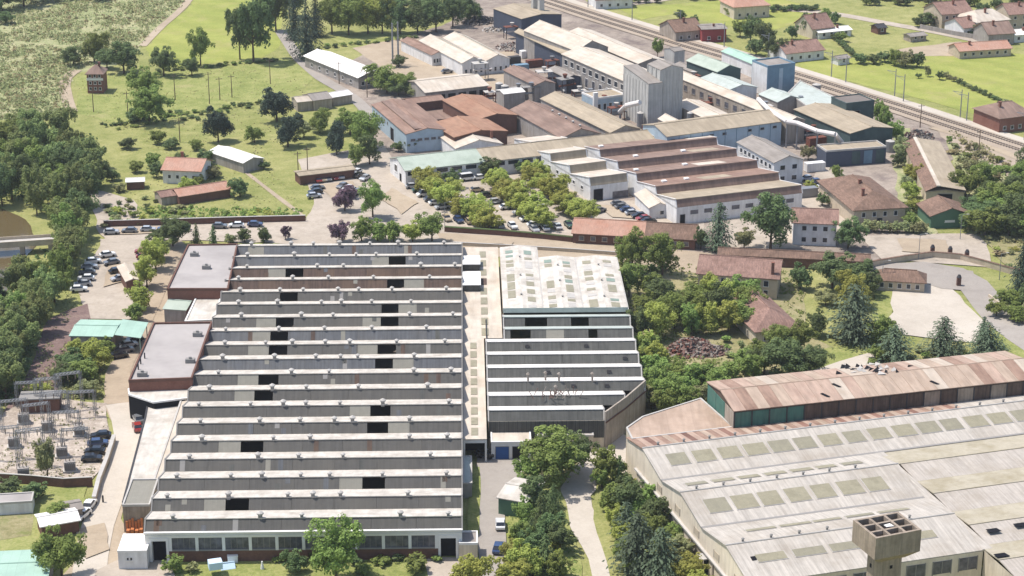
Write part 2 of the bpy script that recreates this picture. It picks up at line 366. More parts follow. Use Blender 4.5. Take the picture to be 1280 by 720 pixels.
# the works' yards
patch('factory_yard', [(440,120),(400,95),(470,60),(500,48),(560,30),(600,-20),(690,-30),(760,22),(1000,85),(1130,140),(1200,180),(1180,215),(1140,210),(1150,300),(1090,330),(880,330),(700,330),(560,310),(480,290),(470,190)], 'factory_yard', 3, .8)
patch('pavement', [(500,92),(640,62),(660,100),(600,118),(500,118)], 'dust', 4, .8)
patch('pavement', [(440,60),(520,45),(560,88),(500,100)], 'dust', 4, .8)
patch('yard', [(505,222),(690,196),(740,250),(800,252),(880,275),(880,300),(720,300),(560,296),(480,245)], 'pale_concrete', 5, .4)
patch('yard', [(880,262),(1010,240),(1030,190),(1050,215),(1062,290),(1000,310),(900,315)], 'pale_concrete', 5, .5)
patch('plaza', [(372,200),(480,180),(500,215),(560,265),(575,292),(560,306),(380,306),(200,300),(130,305),(130,285),(380,275),(395,255)], 'pale_concrete', 6, .6)
patch('yard', [(545,292),(720,300),(890,318),(890,345),(780,330),(640,322),(560,320)], 'dust', 6, .4)
patch('boundary_strip', [(205,306),(580,300),(580,330),(205,340)], 'lawn', 4, .6)
# west side
patch('riverside_track', [(108,238),(130,240),(160,300),(215,305),(200,360),(160,440),(130,500),(150,560),(120,660),(80,720),(70,760),(240,760),(215,705),(180,700),(150,650),(215,480),(260,400),(230,300),(135,290)], 'dust', 4, .7)
patch('yard', [(130,300),(190,300),(200,330),(160,400),(110,400),(95,350)], 'pale_concrete', 5, .8)
patch('bare_ground', [(60,400),(110,380),(110,420),(85,470),(40,520),(0,560),(-30,560),(0,520),(30,480)], 'bare_soil', 5, .8)
patch('switchyard_gravel', [(0,520),(45,495),(130,505),(140,560),(118,600),(0,605),(-60,605),(-60,560)], 'gravel_litter', 6, .6)
patch('allotment', [(-60,600),(110,605),(105,680),(60,720),(-60,760)], 'lawn', 5, .7)
patch('allotment_bed', [(-20,640),(45,635),(38,670),(-20,680)], 'dry_scrub', 6, .5)
ribbon('road', [(150,505),(160,520),(165,545),(150,600),(125,640),(110,720),(108,760)], 6.0, 'white_gravel', 7)
ribbon('road', [(215,318),(195,360),(165,430),(140,480),(150,505)], 5.5, 'dust', 7)
patch('river', [(-80,255),(0,258),(32,275),(46,300),(20,345),(0,380),(-90,420)], 'river_water', 3, .8)
patch('pavement', [(110,235),(170,250),(180,300),(128,300)], 'pale_concrete', 6, .8)
for q in ([(524,236),(616,288)],[(612,228),(682,288)],[(658,220),(736,278)]): ribbon('planting_bed', q, 2.4, 'bare_soil', 9, .1)
for q in ([(522,238),(612,290)],[(528,234),(620,286)],[(609,229),(678,290)],[(616,227),(686,286)],[(655,221),(732,280)],[(662,219),(740,276)]): ribbon('kerb', q, .35, 'white_gravel', 11, .0)
for q in ([(400,232),(440,228),(455,244),(415,250)],[(490,235),(520,255),(505,268),(478,250)],[(150,286),(230,284),(240,291),(150,294)],[(560,300),(640,304),(640,308),(560,305)],[(748,258),(790,262),(800,276),(765,272)],[(1120,300),(1180,302),(1190,318),(1125,316)],[(95,665),(130,655),(140,690),(105,700)],[(135,335),(160,330),(165,350),(130,360)]): patch('worn_patch', q, 'dust', 13, .8, 2.5)
# paths
ribbon('footpath', [(245,-10),(225,14),(200,35),(178,58)], 3.2, 'dust', 5)
ribbon('footpath', [(96,88),(80,98),(82,120),(90,140)], 4.0, 'dust', 5)
ribbon('road', [(350,38),(372,72),(400,98),(440,120),(470,150)], 4.5, 'asphalt', 5)
ribbon('footpath', [(300,210),(345,245),(378,270)], 1.4, 'dust', 5)
ribbon('road', [(960,10),(1050,18),(1100,28),(1180,42),(1260,60)], 6.0, 'pale_concrete', 5)
ribbon('road', [(750,10),(830,0),(900,-15)], 6.0, 'pale_concrete', 5)
# south front of the hall
patch('lawn', [(205,690),(560,690),(640,700),(640,780),(190,780)], 'lawn', 5, .5)
patch('yard', [(150,700),(215,702),(225,760),(110,760),(120,715)], 'pale_concrete', 8, .4)
patch('pavement', [(530,698),(590,698),(590,780),(545,780)], 'pale_concrete', 8, .4)
patch('service_lane', [(596,570),(668,562),(650,600),(632,640),(632,780),(598,780)], 'asphalt', 7, .3)
patch('verge', [(585,585),(600,585),(600,670),(585,670)], 'lawn', 9, .3)
# ground between middle hall and right hall
patch('park_ground', [(775,325),(1000,330),(1010,420),(1080,450),(900,490),(800,560),(700,600),(640,600),(660,560),(800,500)], 'dry_scrub', 4, .8)
patch('lawn', [(1010,440),(1095,425),(1100,445),(1010,470)], 'lawn', 6, .6)
patch('lawn', [(1092,365),(1125,365),(1110,405),(1090,410)], 'lawn', 6, .4)
patch('gravel_lot', [(1118,352),(1180,345),(1205,380),(1240,410),(1225,430),(1130,420),(1112,400)], 'white_gravel', 7, .6)
patch('footpath', [(1000,470),(1090,440),(1100,455),(1010,485)], 'white_gravel', 8, .4)
patch('verge', [(1195,372),(1215,380),(1300,455),(1270,470),(1225,425)], 'lawn', 6, .5)
patch('yard', [(1075,295),(1230,292),(1240,335),(1100,325)], 'pale_concrete', 6, .6)
patch('verge', [(1225,295),(1340,300),(1340,350),(1265,345)], 'dry_scrub', 7, .6)
ribbon('road', [(1070,345),(1110,335),(1160,329),(1200,337),(1222,352),(1225,372),(1260,410),(1320,450)], 8.5, 'asphalt', 8)
patch('turning_area', [(1150,332),(1215,340),(1228,365),(1175,362),(1140,350)], 'asphalt', 9, .3)
patch('verge', [(1235,372),(1340,360),(1340,450),(1290,425)], 'scrub', 6, .6)
patch('lane', [(702,612),(735,560),(775,540),(800,560),(765,590),(738,620),(747,650),(764,690),(790,760),(752,760),(733,700),(710,650)], 'white_gravel', 6, .4)
patch('yard', [(760,560),(800,555),(850,640),(960,760),(880,760),(810,660)], 'white_gravel', 5, .4)
patch('lawn', [(640,600),(700,600),(715,660),(735,760),(632,760),(635,650)], 'lawn', 6, .4)
patch('lawn', [(745,600),(770,580),(820,660),(900,760),(775,760),(742,650)], 'field_grass', 7, .4)
patch('wild_ground', [(1115,160),(1135,160),(1165,260),(1170,300),(1130,290),(1120,230)], 'scrub', 5, .8)
patch('wild_ground', [(1180,165),(1230,190),(1340,220),(1340,320),(1210,300),(1200,230)], 'scrub', 5, .8)

# ------------------------------------------------------------------ railway along the north-east edge
RAIL = [(640,-14),(760,25),(860,56),(1000,96),(1130,136),(1280,185),(1400,225)]
def rail_pts(dx, dy): return [(x+dx, y+dy) for x, y in RAIL]
ribbon('railway_ballast', rail_pts(0, 0), 15.0, 'ballast', 10, .3)
ribbon('road', rail_pts(0, -8), 4.2, 'white_gravel', 12, .2)
ribbon('service_track', [(1165,160),(1210,172),(1290,205),(1380,240)], 4.0, 'dust', 9, .4)
patch('ballast_yard', [(1150,150),(1290,195),(1400,240),(1400,280),(1290,235),(1200,190)], 'ballast', 6, .8)
def rail_track(offs, label):
    w = [G(x, y) for x, y in RAIL]
    root = thing('railway_track', label, 'railway track', (0, 0, 0))
    for side in (-.75, .75):
        m = MB()
        for a, b in zip(w, w[1:]):
            d = (b-a).normalized(); n = Vector((-d.y, d.x, 0)); o = n*(offs+side); h = n*.07
            z = Vector((0, 0, .33)); m.slab([a+o-h+z+Vector((0,0,.16)), b+o-h+z+Vector((0,0,.16)), b+o+h+z+Vector((0,0,.16)), a+o+h+z+Vector((0,0,.16))], .16)
        m.build('rail', 'dark_metal', root)
    m = MB()
    for a, b in zip(w, w[1:]):
        d = (b-a).normalized(); n = Vector((-d.y, d.x, 0)); L = (b-a).length
        for k in range(int(L/1.2)):
            p = a + d*(k*1.2); q = [p+n*(offs-1.3)-d*.13, p+n*(offs-1.3)+d*.13, p+n*(offs+1.3)+d*.13, p+n*(offs+1.3)-d*.13]
            q = [c+Vector((0, 0, .4)) for c in q]; m.slab(q[::-1], .07)
    tag(m.build('sleepers', 'brown_panel', root), kind='stuff')
rail_track(-3.6, 'railway track on the side of the line nearer the factory')
rail_track(1.2, 'railway track beside the pale service road along the line')

# ------------------------------------------------------------------ building kit
def frame(A, B, z, C_=None):
    a, b = G(*A, z), G(*B, z); u = (b-a); w = u.length; u.normalize()
    v = Vector((-u.y, u.x, 0)); d = None
    if v.y < 0 and abs(v.y) > abs(v.x)*.2: v = -v
    if C_ is not None: d = abs((G(*C_, z)-a).dot(v))
    return a, u, v, w, d
def root_at(a, u, name, label, cat, group=None):
    return thing(name, label, cat, (a.x, a.y, 0), math.atan2(u.y, u.x), group)
def window(parent, face, w, d, u0, u1, z0, z1, mat='window_glass', trim='white_trim', name='window', sill=True):
    """opening with a raised frame and a recessed pane on one wall of a w x d box; u runs left to right as seen from outside"""
    m = MB(); t_ = .09
    def bx(a0, a1, c0, c1, n0, n1):
        if face == 'front': m.box(a0, a1, -n1, -n0, c0, c1)
        elif face == 'back': m.box(w-a1, w-a0, d+n0, d+n1, c0, c1)
        elif face == 'left': m.box(-n1, -n0, d-a1, d-a0, c0, c1)
        else: m.box(w+n0, w+n1, a0, a1, c0, c1)
    m.mat(0); bx(u0+t_, u1-t_, z0+t_, z1-t_, .004, .03)
    m.mat(1)
    bx(u0, u1, z1-t_, z1, .003, .09); bx(u0, u0+t_, z0+t_, z1-t_, .003, .09); bx(u1-t_, u1, z0+t_, z1-t_, .003, .09)
    bx(u0-.08, u1+.08, z0-.03, z0+t_, .003, .16)
    return m.build(name, [mat, trim], parent)
def door(parent, face, w, d, u0, u1, z1, mat='dark_opening', trim='grey_trim'):
    return window(parent, face, w, d, u0, u1, .04, z1, mat, trim, 'door')
def win_row(parent, face, w, d, n, z0, z1, width=1.0, m0=1.0, m1=None, **kw):
    L = w if face in ('front', 'back') else d; m1 = m0 if m1 is None else m1
    for k in range(n):
        c = m0 + (L-m0-m1)*(k+.5)/n
        window(parent, face, w, d, c-width/2, c+width/2, z0, z1, **kw)
def gable_roof(root, w, d, z, rise, axis, mat, over=.5, th=.18, hip=0.0, split=None, name='roof'):
    """two slopes with eaves; hip pulls the ridge ends in; ridge runs along axis"""
    o = over
    if axis == 'x':
        zr = z+rise; ze = z-rise*o/(d/2)
        P = [(-o, -o, ze), (w+o, -o, ze), (w+o, d+o, ze), (-o, d+o, ze)]; R = [(-o+hip, d/2, zr), (w+o-hip, d/2, zr)]
        slopes = [[P[0], P[1], R[1], R[0]], [P[2], P[3], R[0], R[1]]]; ends = [[P[3], P[0], R[0]], [P[1], P[2], R[1]]]
    else:
        zr = z+rise; ze = z-rise*o/(w/2)
        P = [(-o, -o, ze), (w+o, -o, ze), (w+o, d+o, ze), (-o, d+o, ze)]; R = [(w/2, -o+hip, zr), (w/2, d+o-hip, zr)]
        slopes = [[P[3], P[0], R[0], R[1]], [P[1], P[2], R[1], R[0]]]; ends = [[P[0], P[1], R[0]], [P[2], P[3], R[1]]]
    up = Vector((0, 0, th+.01))
    m = MB()
    for q in slopes: m.slab([Vector(p)+up for p in q], th)
    if hip:
        for q in ends: m.slab([Vector(p)+up for p in q], th)
    r = m.build(name, mat, root)
    c = MB(); a, b = Vector(R[0])+up, Vector(R[1])+up
    c.tube(a+Vector((0, 0, .02)), b+Vector((0, 0, .02)), .16, n=6); c.build('ridge_cap', mat, r)
    return r
def gable_wall(root, w, d, z, rise, axis, mat, hip=0.0):
    m = MB(); m.prism([(0, 0), (w, 0), (w, d), (0, d)], -.05, z, top=False)
    if not hip:
        if axis == 'x': m.face([(0, d, z), (0, 0, z), (0, d/2, z+rise)]); m.face([(w, 0, z), (w, d, z), (w, d/2, z+rise)])
        else: m.face([(0, 0, z), (w, 0, z), (w/2, 0, z+rise)]); m.face([(w, d, z), (0, d, z), (w/2, d, z+rise)])
    return m.build('wall', mat, root)
def gable(name, label, cat, A, B, z, d, rise, axis='x', roof='tile_roof', wall='white_wall', over=.5, hip=0.0, group=None, chimney=None):
    a, u, v, w, dd = frame(A, B, z, d if isinstance(d, tuple) else None); d = dd if dd else d
    r = root_at(a, u, name, label, cat, group)
    if Vector((-u.y, u.x, 0)).dot(v) < 0: raise Exception('frame '+label)
    gable_wall(r, w, d, z, rise, axis, wall, hip); rf = gable_roof(r, w, d, z, rise, axis, roof, over, hip=hip)
    if chimney:
        for cx, cy in chimney:
            h = z+rise+.9; m = MB(); m.box(cx*w-.35, cx*w+.35, cy*d-.35, cy*d+.35, z, h).box(cx*w-.45, cx*w+.45, cy*d-.45, cy*d+.45, h, h+.15)
            m.build('chimney', 'brick', rf)
    r['w'] = w; r['d'] = d
    return r, w, d
def flat_poly(name, label, cat, px, z, wall='grey_wall', roof='flat_bitumen', parapet=.35, trim='coping', group=None):
    """walls, flat roof and parapet over a footprint traced at roof height (listed counter-clockwise seen from above)"""
    w = [G(x, y, z) for x, y in px]
    area = sum(p.x*q.y-q.x*p.y for p, q in zip(w, w[1:]+w[:1]))
    if area < 0: w = w[::-1]
    c = sum(w, Vector())/len(w); r = thing(name, label, cat, (c.x, c.y, 0), 0, group); loc = [(p.x-c.x, p.y-c.y) for p in w]
    MB().prism(loc, -.05, z-.02, top=False).build('wall', wall, r)
    m = MB(); m.face([(p[0], p[1], z) for p in loc]); m.build('roof', roof, r)
    if parapet:
        m = MB(); n = len(loc)
        for i in range(n):
            a, b = Vector((*loc[i], 0)), Vector((*loc[(i+1) % n], 0)); dd = (b-a).normalized(); nn = Vector((-dd.y, dd.x, 0))
            e = dd*(.02*(i % 2)); q = [a+e-nn*.08, b-e-nn*.08, b-e+nn*.28, a+e+nn*.28]; h = z+parapet+.004*i
            m.slab([p+Vector((0, 0, h)) for p in q], parapet+.25)
        m.build('parapet', trim, r)
    return r, loc
def box_building(name, label, cat, A, B, z, d, wall='white_wall', roof='flat_bitumen', parapet=.3, trim='coping', group=None):
    a, u, v, w, dd = frame(A, B, z, d if isinstance(d, tuple) else None); d = dd if dd else d
    r = root_at(a, u, name, label, cat, group)
    MB().prism([(0, 0), (w, 0), (w, d), (0, d)], -.05, z-.02, top=False).build('wall', wall, r)
    m = MB(); m.face([(0, 0, z), (w, 0, z), (w, d, z), (0, d, z)]); m.build('roof', roof, r)
    if parapet:
        m = MB(); p = parapet
        m.box(-.06, w+.06, -.06, .25, z-.2, z+p).box(-.06, w+.06, d-.25, d+.06, z-.2, z+p).box(-.062, .25, .25, d-.25, z-.2, z+p-.01).box(w-.25, w+.062, .25, d-.25, z-.2, z+p-.01)
        m.build('parapet', trim, r)
    return r, w, d
vent_me = MB().mat(0).box(-.28, .28, -.28, .28, -.3, .55).mat(1).tube((0, 0, .55), (0, 0, .75), .5, .5, 8).tube((0, 0, .75), (0, 0, 1.0), .5, .1, 8).mesh('vent')
vent_me.materials.append(MATS['grey_trim']); vent_me.materials.append(MATS['coping'])
def vent(parent, x, y, z, s=1.0):
    o = link('vent', vent_me, parent, (x, y, z)); o.scale = (s, s, s); return o

GVR = random.Random(8)
def sawtooth(root, w, n, bay, zv, h, g, slope_mat, glaze, openings=(), xr=None, xl=None, vents=None, gutter=True, gable_mat='grey_wall', skip_gable=False):
    """teeth numbered from the front; ridge k lies at y = k*bay + g, glazing leans forward from ridge to valley"""
    for k in range(n):
        x1 = xr(k) if xr else w; x0 = xl(k) if xl else 0.0
        yr = k*bay+g; yv = (k+1)*bay; zr = zv+h
        m = MB(); m.slab([(x0-.15, yr-.18, zr+.05), (x1+.15, yr-.18, zr+.05), (x1+.15, yv, zv+.1), (x0-.15, yv, zv+.1)], .14)
        m.build('roof_slope', slope_mat(k) if callable(slope_mat) else slope_mat, root)
        segs = glaze(k) if callable(glaze) else [(0, 1e9, glaze)]
        for (s0, s1, mm) in segs:
            s0, s1 = max(s0, x0), min(s1, x1)
            if s1-s0 < .1 or mm is None: continue
            e = .02
            m = MB(); m.slab([(s0+e, k*bay+.02, zv+.12), (s1-e, k*bay+.02, zv+.12), (s1-e, yr, zr-.1), (s0+e, yr, zr-.1)], .08)
            m.build('glazing_panel', mm, root)
        m = MB(); m.box(x0, x1, yr-.12, yr+.02, zr-.16, zr-.095); m.build('ridge_beam', 'coping', root)
        if not skip_gable:
            for xx in (x0, x1):
                m = MB()
                q = [(xx, k*bay, zv-.1), (xx, yr, zr-.1), (xx, yv, zv-.05), (xx, yv, zv-.4), (xx, k*bay, zv-.4)]
                m.face(q if xx == x1 else q[::-1])
                m.slab([(xx-.14, k*bay-.05, zv+.16), (xx+.14, k*bay-.05, zv+.16), (xx+.14, yr, zr+.13), (xx-.14, yr, zr+.13)], .2)
                m.slab([(xx-.14, yr, zr+.13), (xx+.14, yr, zr+.13), (xx+.14, yv-.06, zv+.2), (xx-.14, yv-.06, zv+.2)], .2)
                m.build('gable_wall', gable_mat, root)
        for x in (vents(k) if vents else ()): vent(root, x, yr+.2, zr-.05, GVR.uniform(.9, 1.3))
# ------------------------------------------------------------------ the great sawtooth hall
ZV, HT, GL = 6.0, 2.0, 1.65
fr, bk = G(577.5, 644.5, ZV+HT), G(577.5, 305, ZV+HT)
HV = (bk-fr).normalized(); HU = Vector((HV.y, -HV.x, 0)); BAY = (bk-fr).length/18
left = G(181, 650, ZV+HT); HW = (fr-left).dot(HU)
HO = fr - HV*GL - HU*HW                                  # front-left corner
HL = BAY*19
hall = thing('sawtooth_hall', 'huge factory hall with nineteen rows of grey sawtooth roof glazing', 'factory hall', (HO.x, HO.y, 0), math.atan2(HU.y, HU.x))
def hx(px, k):                                            # picture column -> metres across the hall on ridge k
    y0 = HO + HV*(k*BAY+GL*.5)
    lo, hi = -10.0, HW+10
    for _ in range(40):
        mid = (lo+hi)/2; p = y0 + HU*mid; zz = ZV+HT*.5
        dx, dy, dz = p.x, p.y, zz-CAM_H
        depth = dy*math.cos(PITCH) - dz*math.sin(PITCH); x = 640+FPX*dx/depth
        if x < px: lo = mid
        else: hi = mid
    return (lo+hi)/2
OPEN = {1:[(282,311)], 2:[(453,481)], 4:[(301,329)], 5:[(459,485)], 6:[(463,488)], 7:[(318,341)], 8:[(323,348)], 9:[(469,491)], 10:[(472,495),(336,359)],
        11:[(338,360)], 12:[(476,498),(345,367)], 13:[(477,498)], 14:[(350,372)], 15:[(484,505)], 16:[(357,379)], 17:[(486,507)]}
PALE = {1:[(255,282)], 2:[(424,453)], 4:[(273,301)], 5:[(485,512)], 6:[(437,463)], 7:[(293,318)], 8:[(297,323)], 9:[(491,517)], 10:[(447,472),(310,336)],
        11:[(314,338)], 12:[(453,476),(320,345)], 13:[(498,521)], 15:[(505,530)], 16:[(335,357)], 17:[(465,486)], 18:[(310,330)]}
def hall_glaze(k):
    base = {15:'rusty_glazing', 16:'rusty_glazing', 18:'blue_glazing', 11:'blue_glazing', 9:'blue_glazing', 17:'blue_glazing'}.get(k, 'north_glazing')
    cuts = [(hx(a, k), hx(b, k), None) for a, b in OPEN.get(k, [])] + [(hx(a, k), hx(b, k), 'pale_panel') for a, b in PALE.get(k, [])]
    cuts.sort(); out = []; x = .15
    for a, b, m_ in cuts:
        if a > x: out.append((x, a, base))
        out.append((a, b, m_)); x = b
    out.append((x, HW-.15, base))
    full = []                                             # bays of about 8 m, a joint between them
    for a, b, m_ in out:
        if m_ is None: continue
        n = max(1, round((b-a)/8.0))
        full += [(a+(b-a)*i/n, a+(b-a)*(i+1)/n, m_) for i in range(n)]
    return full
VR = random.Random(3)
def hall_vents(k):
    base = [(.10,.36,.50,.80,.95), (.07,.27,.42,.53,.62,.80), (.06,.22,.34,.46,.58,.73,.93), (.08,.30,.44,.62,.88)][k % 4]
    return [HW*min(.97, max(.03, b+VR.uniform(-.025, .025))) for b in base]
sawtooth(hall, HW, 19, BAY, ZV, HT, GL, 'white_sheet', hall_glaze, vents=hall_vents, gable_mat='grey_trim')
PN = random.Random(12)                                    # odd replaced panes lying a little proud
for k in range(19):
    for _ in range(PN.randint(2, 5)):
        x = PN.uniform(1.5, HW-2.5)
        if any(hx(a, k)-1.2 < x < hx(b_, k)+.2 for a, b_ in OPEN.get(k, [])): continue
        f0, f1 = sorted((PN.choice([0, .5]), PN.choice([.5, 1.0])))
        if f1-f0 < .3: f0, f1 = 0, 1.0
        y0, y1, z0, z1 = k*BAY+.02+(GL-.02)*f0, k*BAY+.02+(GL-.02)*f1, ZV+.15+(HT-.22)*f0, ZV+.15+(HT-.22)*f1
        MB().slab([(x, y0, z0), (x+PN.choice([.96, .96, 1.9]), y0, z0), (x+.96, y1, z1), (x, y1, z1)] if False else [(x, y0, z0), (x+.96, y0, z0), (x+.96, y1, z1), (x, y1, z1)], .03).build('replaced_pane', PN.choice(['pale_panel', 'dark_glazing', 'rusty_glazing', 'grey_trim', 'blue_glazing']), hall)
m = MB()
m.face([(HW, 0, 0), (HW, HL, 0), (HW, HL, ZV-.1), (HW, 0, ZV-.1)]); m.face([(0, HL, 0), (0, 0, 0), (0, 0, ZV-.1), (0, HL, ZV-.1)]); m.face([(HW, HL, 0), (0, HL, 0), (0, HL, ZV), (HW, HL, ZV)])
m.build('wall', 'cream_wall', hall)
# front: brick plinth, window band, white cornice
dl0, dl1 = hx(184, -.3), hx(207, -.3); dr0, dr1 = hx(548, -.3), hx(572, -.3)
m = MB(); m.box(dl1, dr0, 0, .3, -.05, 2.35); m.build('brick_plinth', 'dark_brick', hall)
m = MB(); m.box(0, HW, -.05, .4, 5.0, ZV+.05).box(-.1, HW+.1, -.45, .35, ZV+.05, ZV+.22).box(0, HW, -.16, -.05, 5.4, 5.5); m.build('cornice', 'white_trim', hall)
NW = 10; ww = (dr0-dl1-.8)/NW
for i in range(NW+1):
    x = dl1+.4+i*ww; MB().box(x-.28, x+.28, -.06, .3, 2.35, 5.0).build('pillar', 'white_trim', hall)
for i in range(NW):
    x0 = dl1+.4+i*ww+.28; x1 = x0+ww-.56
    m = MB(); m.mat(0).box(x0, x1, .14, .2, 2.62, 4.85)
    m.mat(1).box(x0, x1, -.1, .2, 2.35, 2.6).box(x0, x1, .05, .2, 4.86, 5.0)
    for q in (1, 2, 3): m.box(x0+(x1-x0)*q/4-.03, x0+(x1-x0)*q/4+.03, .09, .15, 2.6, 4.86)
    m.build('window', ['strip_glass', 'grey_trim'], hall)
for a, b in ((dl0, dl1), (dr0, dr1)):
    m = MB(); m.mat(0).box(a+.35, b-.35, 1.2, 1.3, 0, 4.4); m.mat(1).box(a-.1, a+.35, -.14, 1.2, 0, 5.0).box(b-.35, b+.1, -.14, 1.2, 0, 5.0).box(a+.35, b-.35, -.14, 1.2, 4.4, 5.0)
    m.build('door', ['dark_opening', 'white_trim'], hall)
for a, b in ((0, dl0-.1), (dr1+.1, HW)):
    if b > a+.1: MB().box(a, b, 0, .3, -.05, 5.0).build('corner_wall', 'white_trim', hall)
# the floor and dark interior are closed off by these shells
m = MB(); m.face([(0, 0, .02), (HW, 0, .02), (HW, HL, .02), (0, HL, .02)]); m.build('floor', 'dark_asphalt', hall)

def hall_local(px, py, z): p = G(px, py, z)-HO; return p.dot(HU), p.dot(HV)
def hall_thing(name, label, cat, x, y): p = HO + HU*x + HV*y; return thing(name, label, cat, (p.x, p.y, 0), math.atan2(HU.y, HU.x))
def hall_box(name, label, cat, px0, px1, py0, py1, z, wall, roof, parapet=.3, trim='coping'):
    """box aligned with the hall: left/right columns read at the front row py1, front row py1 and back row py0, at roof height"""
    x0, y0 = hall_local(px0, py1, z); x1, _ = hall_local(px1, py1, z); _, y1 = hall_local(px0, py0, z)
    r = hall_thing(name, label, cat, x0, y0); w, d = x1-x0, y1-y0
    MB().prism([(0, 0), (w, 0), (w, d), (0, d)], -.05, z-.02, top=False).build('wall', wall, r)
    m = MB(); m.face([(0, 0, z), (w, 0, z), (w, d, z), (0, d, z)]); m.build('roof', roof, r)
    if parapet:
        m = MB(); p = parapet
        m.box(-.06, w+.06, -.06, .25, z-.2, z+p).box(-.06, w+.06, d-.25, d+.06, z-.2, z+p).box(-.062, .25, .25, d-.25, z-.2, z+p-.01).box(w-.25, w+.062, .25, d-.25, z-.2, z+p-.01)
        m.build('parapet', trim, r)
    return r, w, d
# flat annexes on the west flank
def annex(name, label, px, z, wall, roof, parapet, trim):
    return flat_poly(name, label, 'building', px, z, wall, roof, parapet, trim)
r1, _ = annex('flat_annex', 'flat grey-roofed brick annex at the back corner of the sawtooth hall', [(209,362),(285,362),(297,306),(235,307)], 7.6, 'brick', 'flat_bitumen', .35, 'dark_brick')
r2, _ = annex('flat_annex', 'long flat grey-roofed brick annex beside the middle of the sawtooth hall', [(161,477),(240,474),(265,404),(192,405)], 8.0, 'brick', 'flat_bitumen', .4, 'dark_brick')
for rr, pts in ((r2, [(247,420),(238,453),(178,470)]), (r1, [(258,334),(243,318)])):
    for i, (x, y) in enumerate(pts):
        p = G(x, y, 8.0)-rr.location; m = MB(); zz = (8.0 if rr is r2 else 7.6)
        m.box(p.x-1.0, p.x+1.0, p.y-.6, p.y+.6, zz, zz+.9).tube((p.x, p.y, zz+.9), (p.x, p.y, zz+1.3), .35); m.build('roof_unit', 'grey_trim', rr)
for x, y in ((176,455),(181,448),(173,462)):
    p = G(x, y, 8.0)-r2.location; MB().tube((p.x, p.y, 8.0), (p.x, p.y, 9.3), .16, .16, 6).build('flue', 'dark_metal', r2)
gable('shed', 'small green-roofed shed in the yard between the two flat annexes', 'shed', (205,386), (232,388), 4.0, 7.0, .9, 'x', 'green_roof', 'grey_wall', .3)
flat_poly('lean_to', 'white-roofed lean-to with red brick front between the flat annexes', 'shed', [(231,402),(268,400),(277,369),(245,372)], 5.2, 'brick', 'white_sheet', .2, 'white_trim')
r3, _ = flat_poly('long_lean_to', 'long white lean-to roof down the west side of the sawtooth hall', 'shed', [(153,628),(186,620),(240,492),(186,495),(181,522)], 4.2, 'cream_wall', 'white_sheet', .12, 'dark_metal')
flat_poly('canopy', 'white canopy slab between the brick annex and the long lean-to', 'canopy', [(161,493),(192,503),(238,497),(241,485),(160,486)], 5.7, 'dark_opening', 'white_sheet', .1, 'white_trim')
flat_poly('flat_extension', 'narrow cream roof strip with small flues between lean-to and sawtooth hall', 'building', [(186,618),(196,612),(243,500),(226,500)], 5.2, 'cream_wall', 'cream_roof', .15)
r, w, d = hall_box('concrete_shed', 'brown concrete shed with pale roof at the front end of the long lean-to', 'shed', 153, 187, 600, 632, 5.6, 'tower_concrete', 'pale_panel', .25)
m = MB()
for i in range(6): m.box(i*.55, i*.55+.42, 0, 1.1, 0, 2.4+.3*(i % 3))
for i in range(4): m.box(.2+i*.8, .8+i*.8, -1.0, -.1, 0, 1.0+.2*(i % 2))
p = G(158, 667); tag(m.build('timber_stack', 'orange_wood', None, (p.x, p.y, .1), 0), 'stack of orange timber boards beside the white gate lodge', 'timber')
r, w, d = hall_box('gate_lodge', 'small white building with two tiny windows left of the hall front door', 'building', 147, 183, 668, 689, 3.8, 'white_wall', 'bright_sheet', .12, 'white_trim')
for x in (.28, .40): window(r, 'front', w, d, w*x, w*x+.55, 1.9, 2.6)
r, w, d = hall_box('entrance_kiosk', 'small white kiosk against the front right corner of the sawtooth hall', 'kiosk', 574, 597, 665, 680, 3.6, 'cream_wall', 'grey_roof', .25, 'white_trim')
r, w, d = hall_box('side_booth', 'narrow white booth with pale roof on the lane beside the sawtooth hall', 'kiosk', 579, 590, 570, 604, 3.2, 'grey_wall', 'green_white_sheet', .1)

# ------------------------------------------------------------------ covered lane between the two sawtooth halls
z = 5.2
x0, ya = hall_local(581, 549, z); x1, _ = hall_local(608.5, 549, z); _, yb = hall_local(580, 423, z); _, yc = hall_local(580, 309, z); xw, _ = hall_local(628, 420, z)
lane = hall_thing('covered_lane', 'cream lane roof with a row of brown skylights between two sawtooth halls', 'covered lane', 0, 0)
x0 = HW+.2
MB().slab([(x0, ya, z), (x1, ya, z), (x1, yb, z), (x0, yb, z)], .25).build('roof', 'cream_roof', lane)
MB().slab([(x0, yb+.02, z), (xw, yb+.02, z), (xw, yc, z), (x0, yc, z)], .25).build('roof', 'cream_roof', lane)
m = MB(); m.box(x0, x0+.4, ya, ya+.4, 0, z-.25).box(x1-.4, x1, ya, ya+.4, 0, z-.25).box(x0+.4, x1-.4, ya+.02, ya+.3, 4.3, z-.25); m.build('portal', 'white_trim', lane)
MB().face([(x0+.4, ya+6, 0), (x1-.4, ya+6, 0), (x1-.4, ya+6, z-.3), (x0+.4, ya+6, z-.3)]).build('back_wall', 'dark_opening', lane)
MB().box(x1-.25, x1, ya+.4, yb, 0, z-.26).build('side_wall', 'cream_wall', lane)
def sky_panel(parent, x0, x1, y0, y1, z, mat='skylight_panel', zs=None):
    m = MB(); z00, z01 = (z, z) if zs is None else zs
    m.slab([(x0, y0, z00+.09), (x1, y0, z00+.09), (x1, y1, z01+.09), (x0, y1, z01+.09)], .08); return m.build('skylight', mat, parent)
sx0, _ = hall_local(589, 540, z); sx1, _ = hall_local(597.5, 540, z)
n = 10
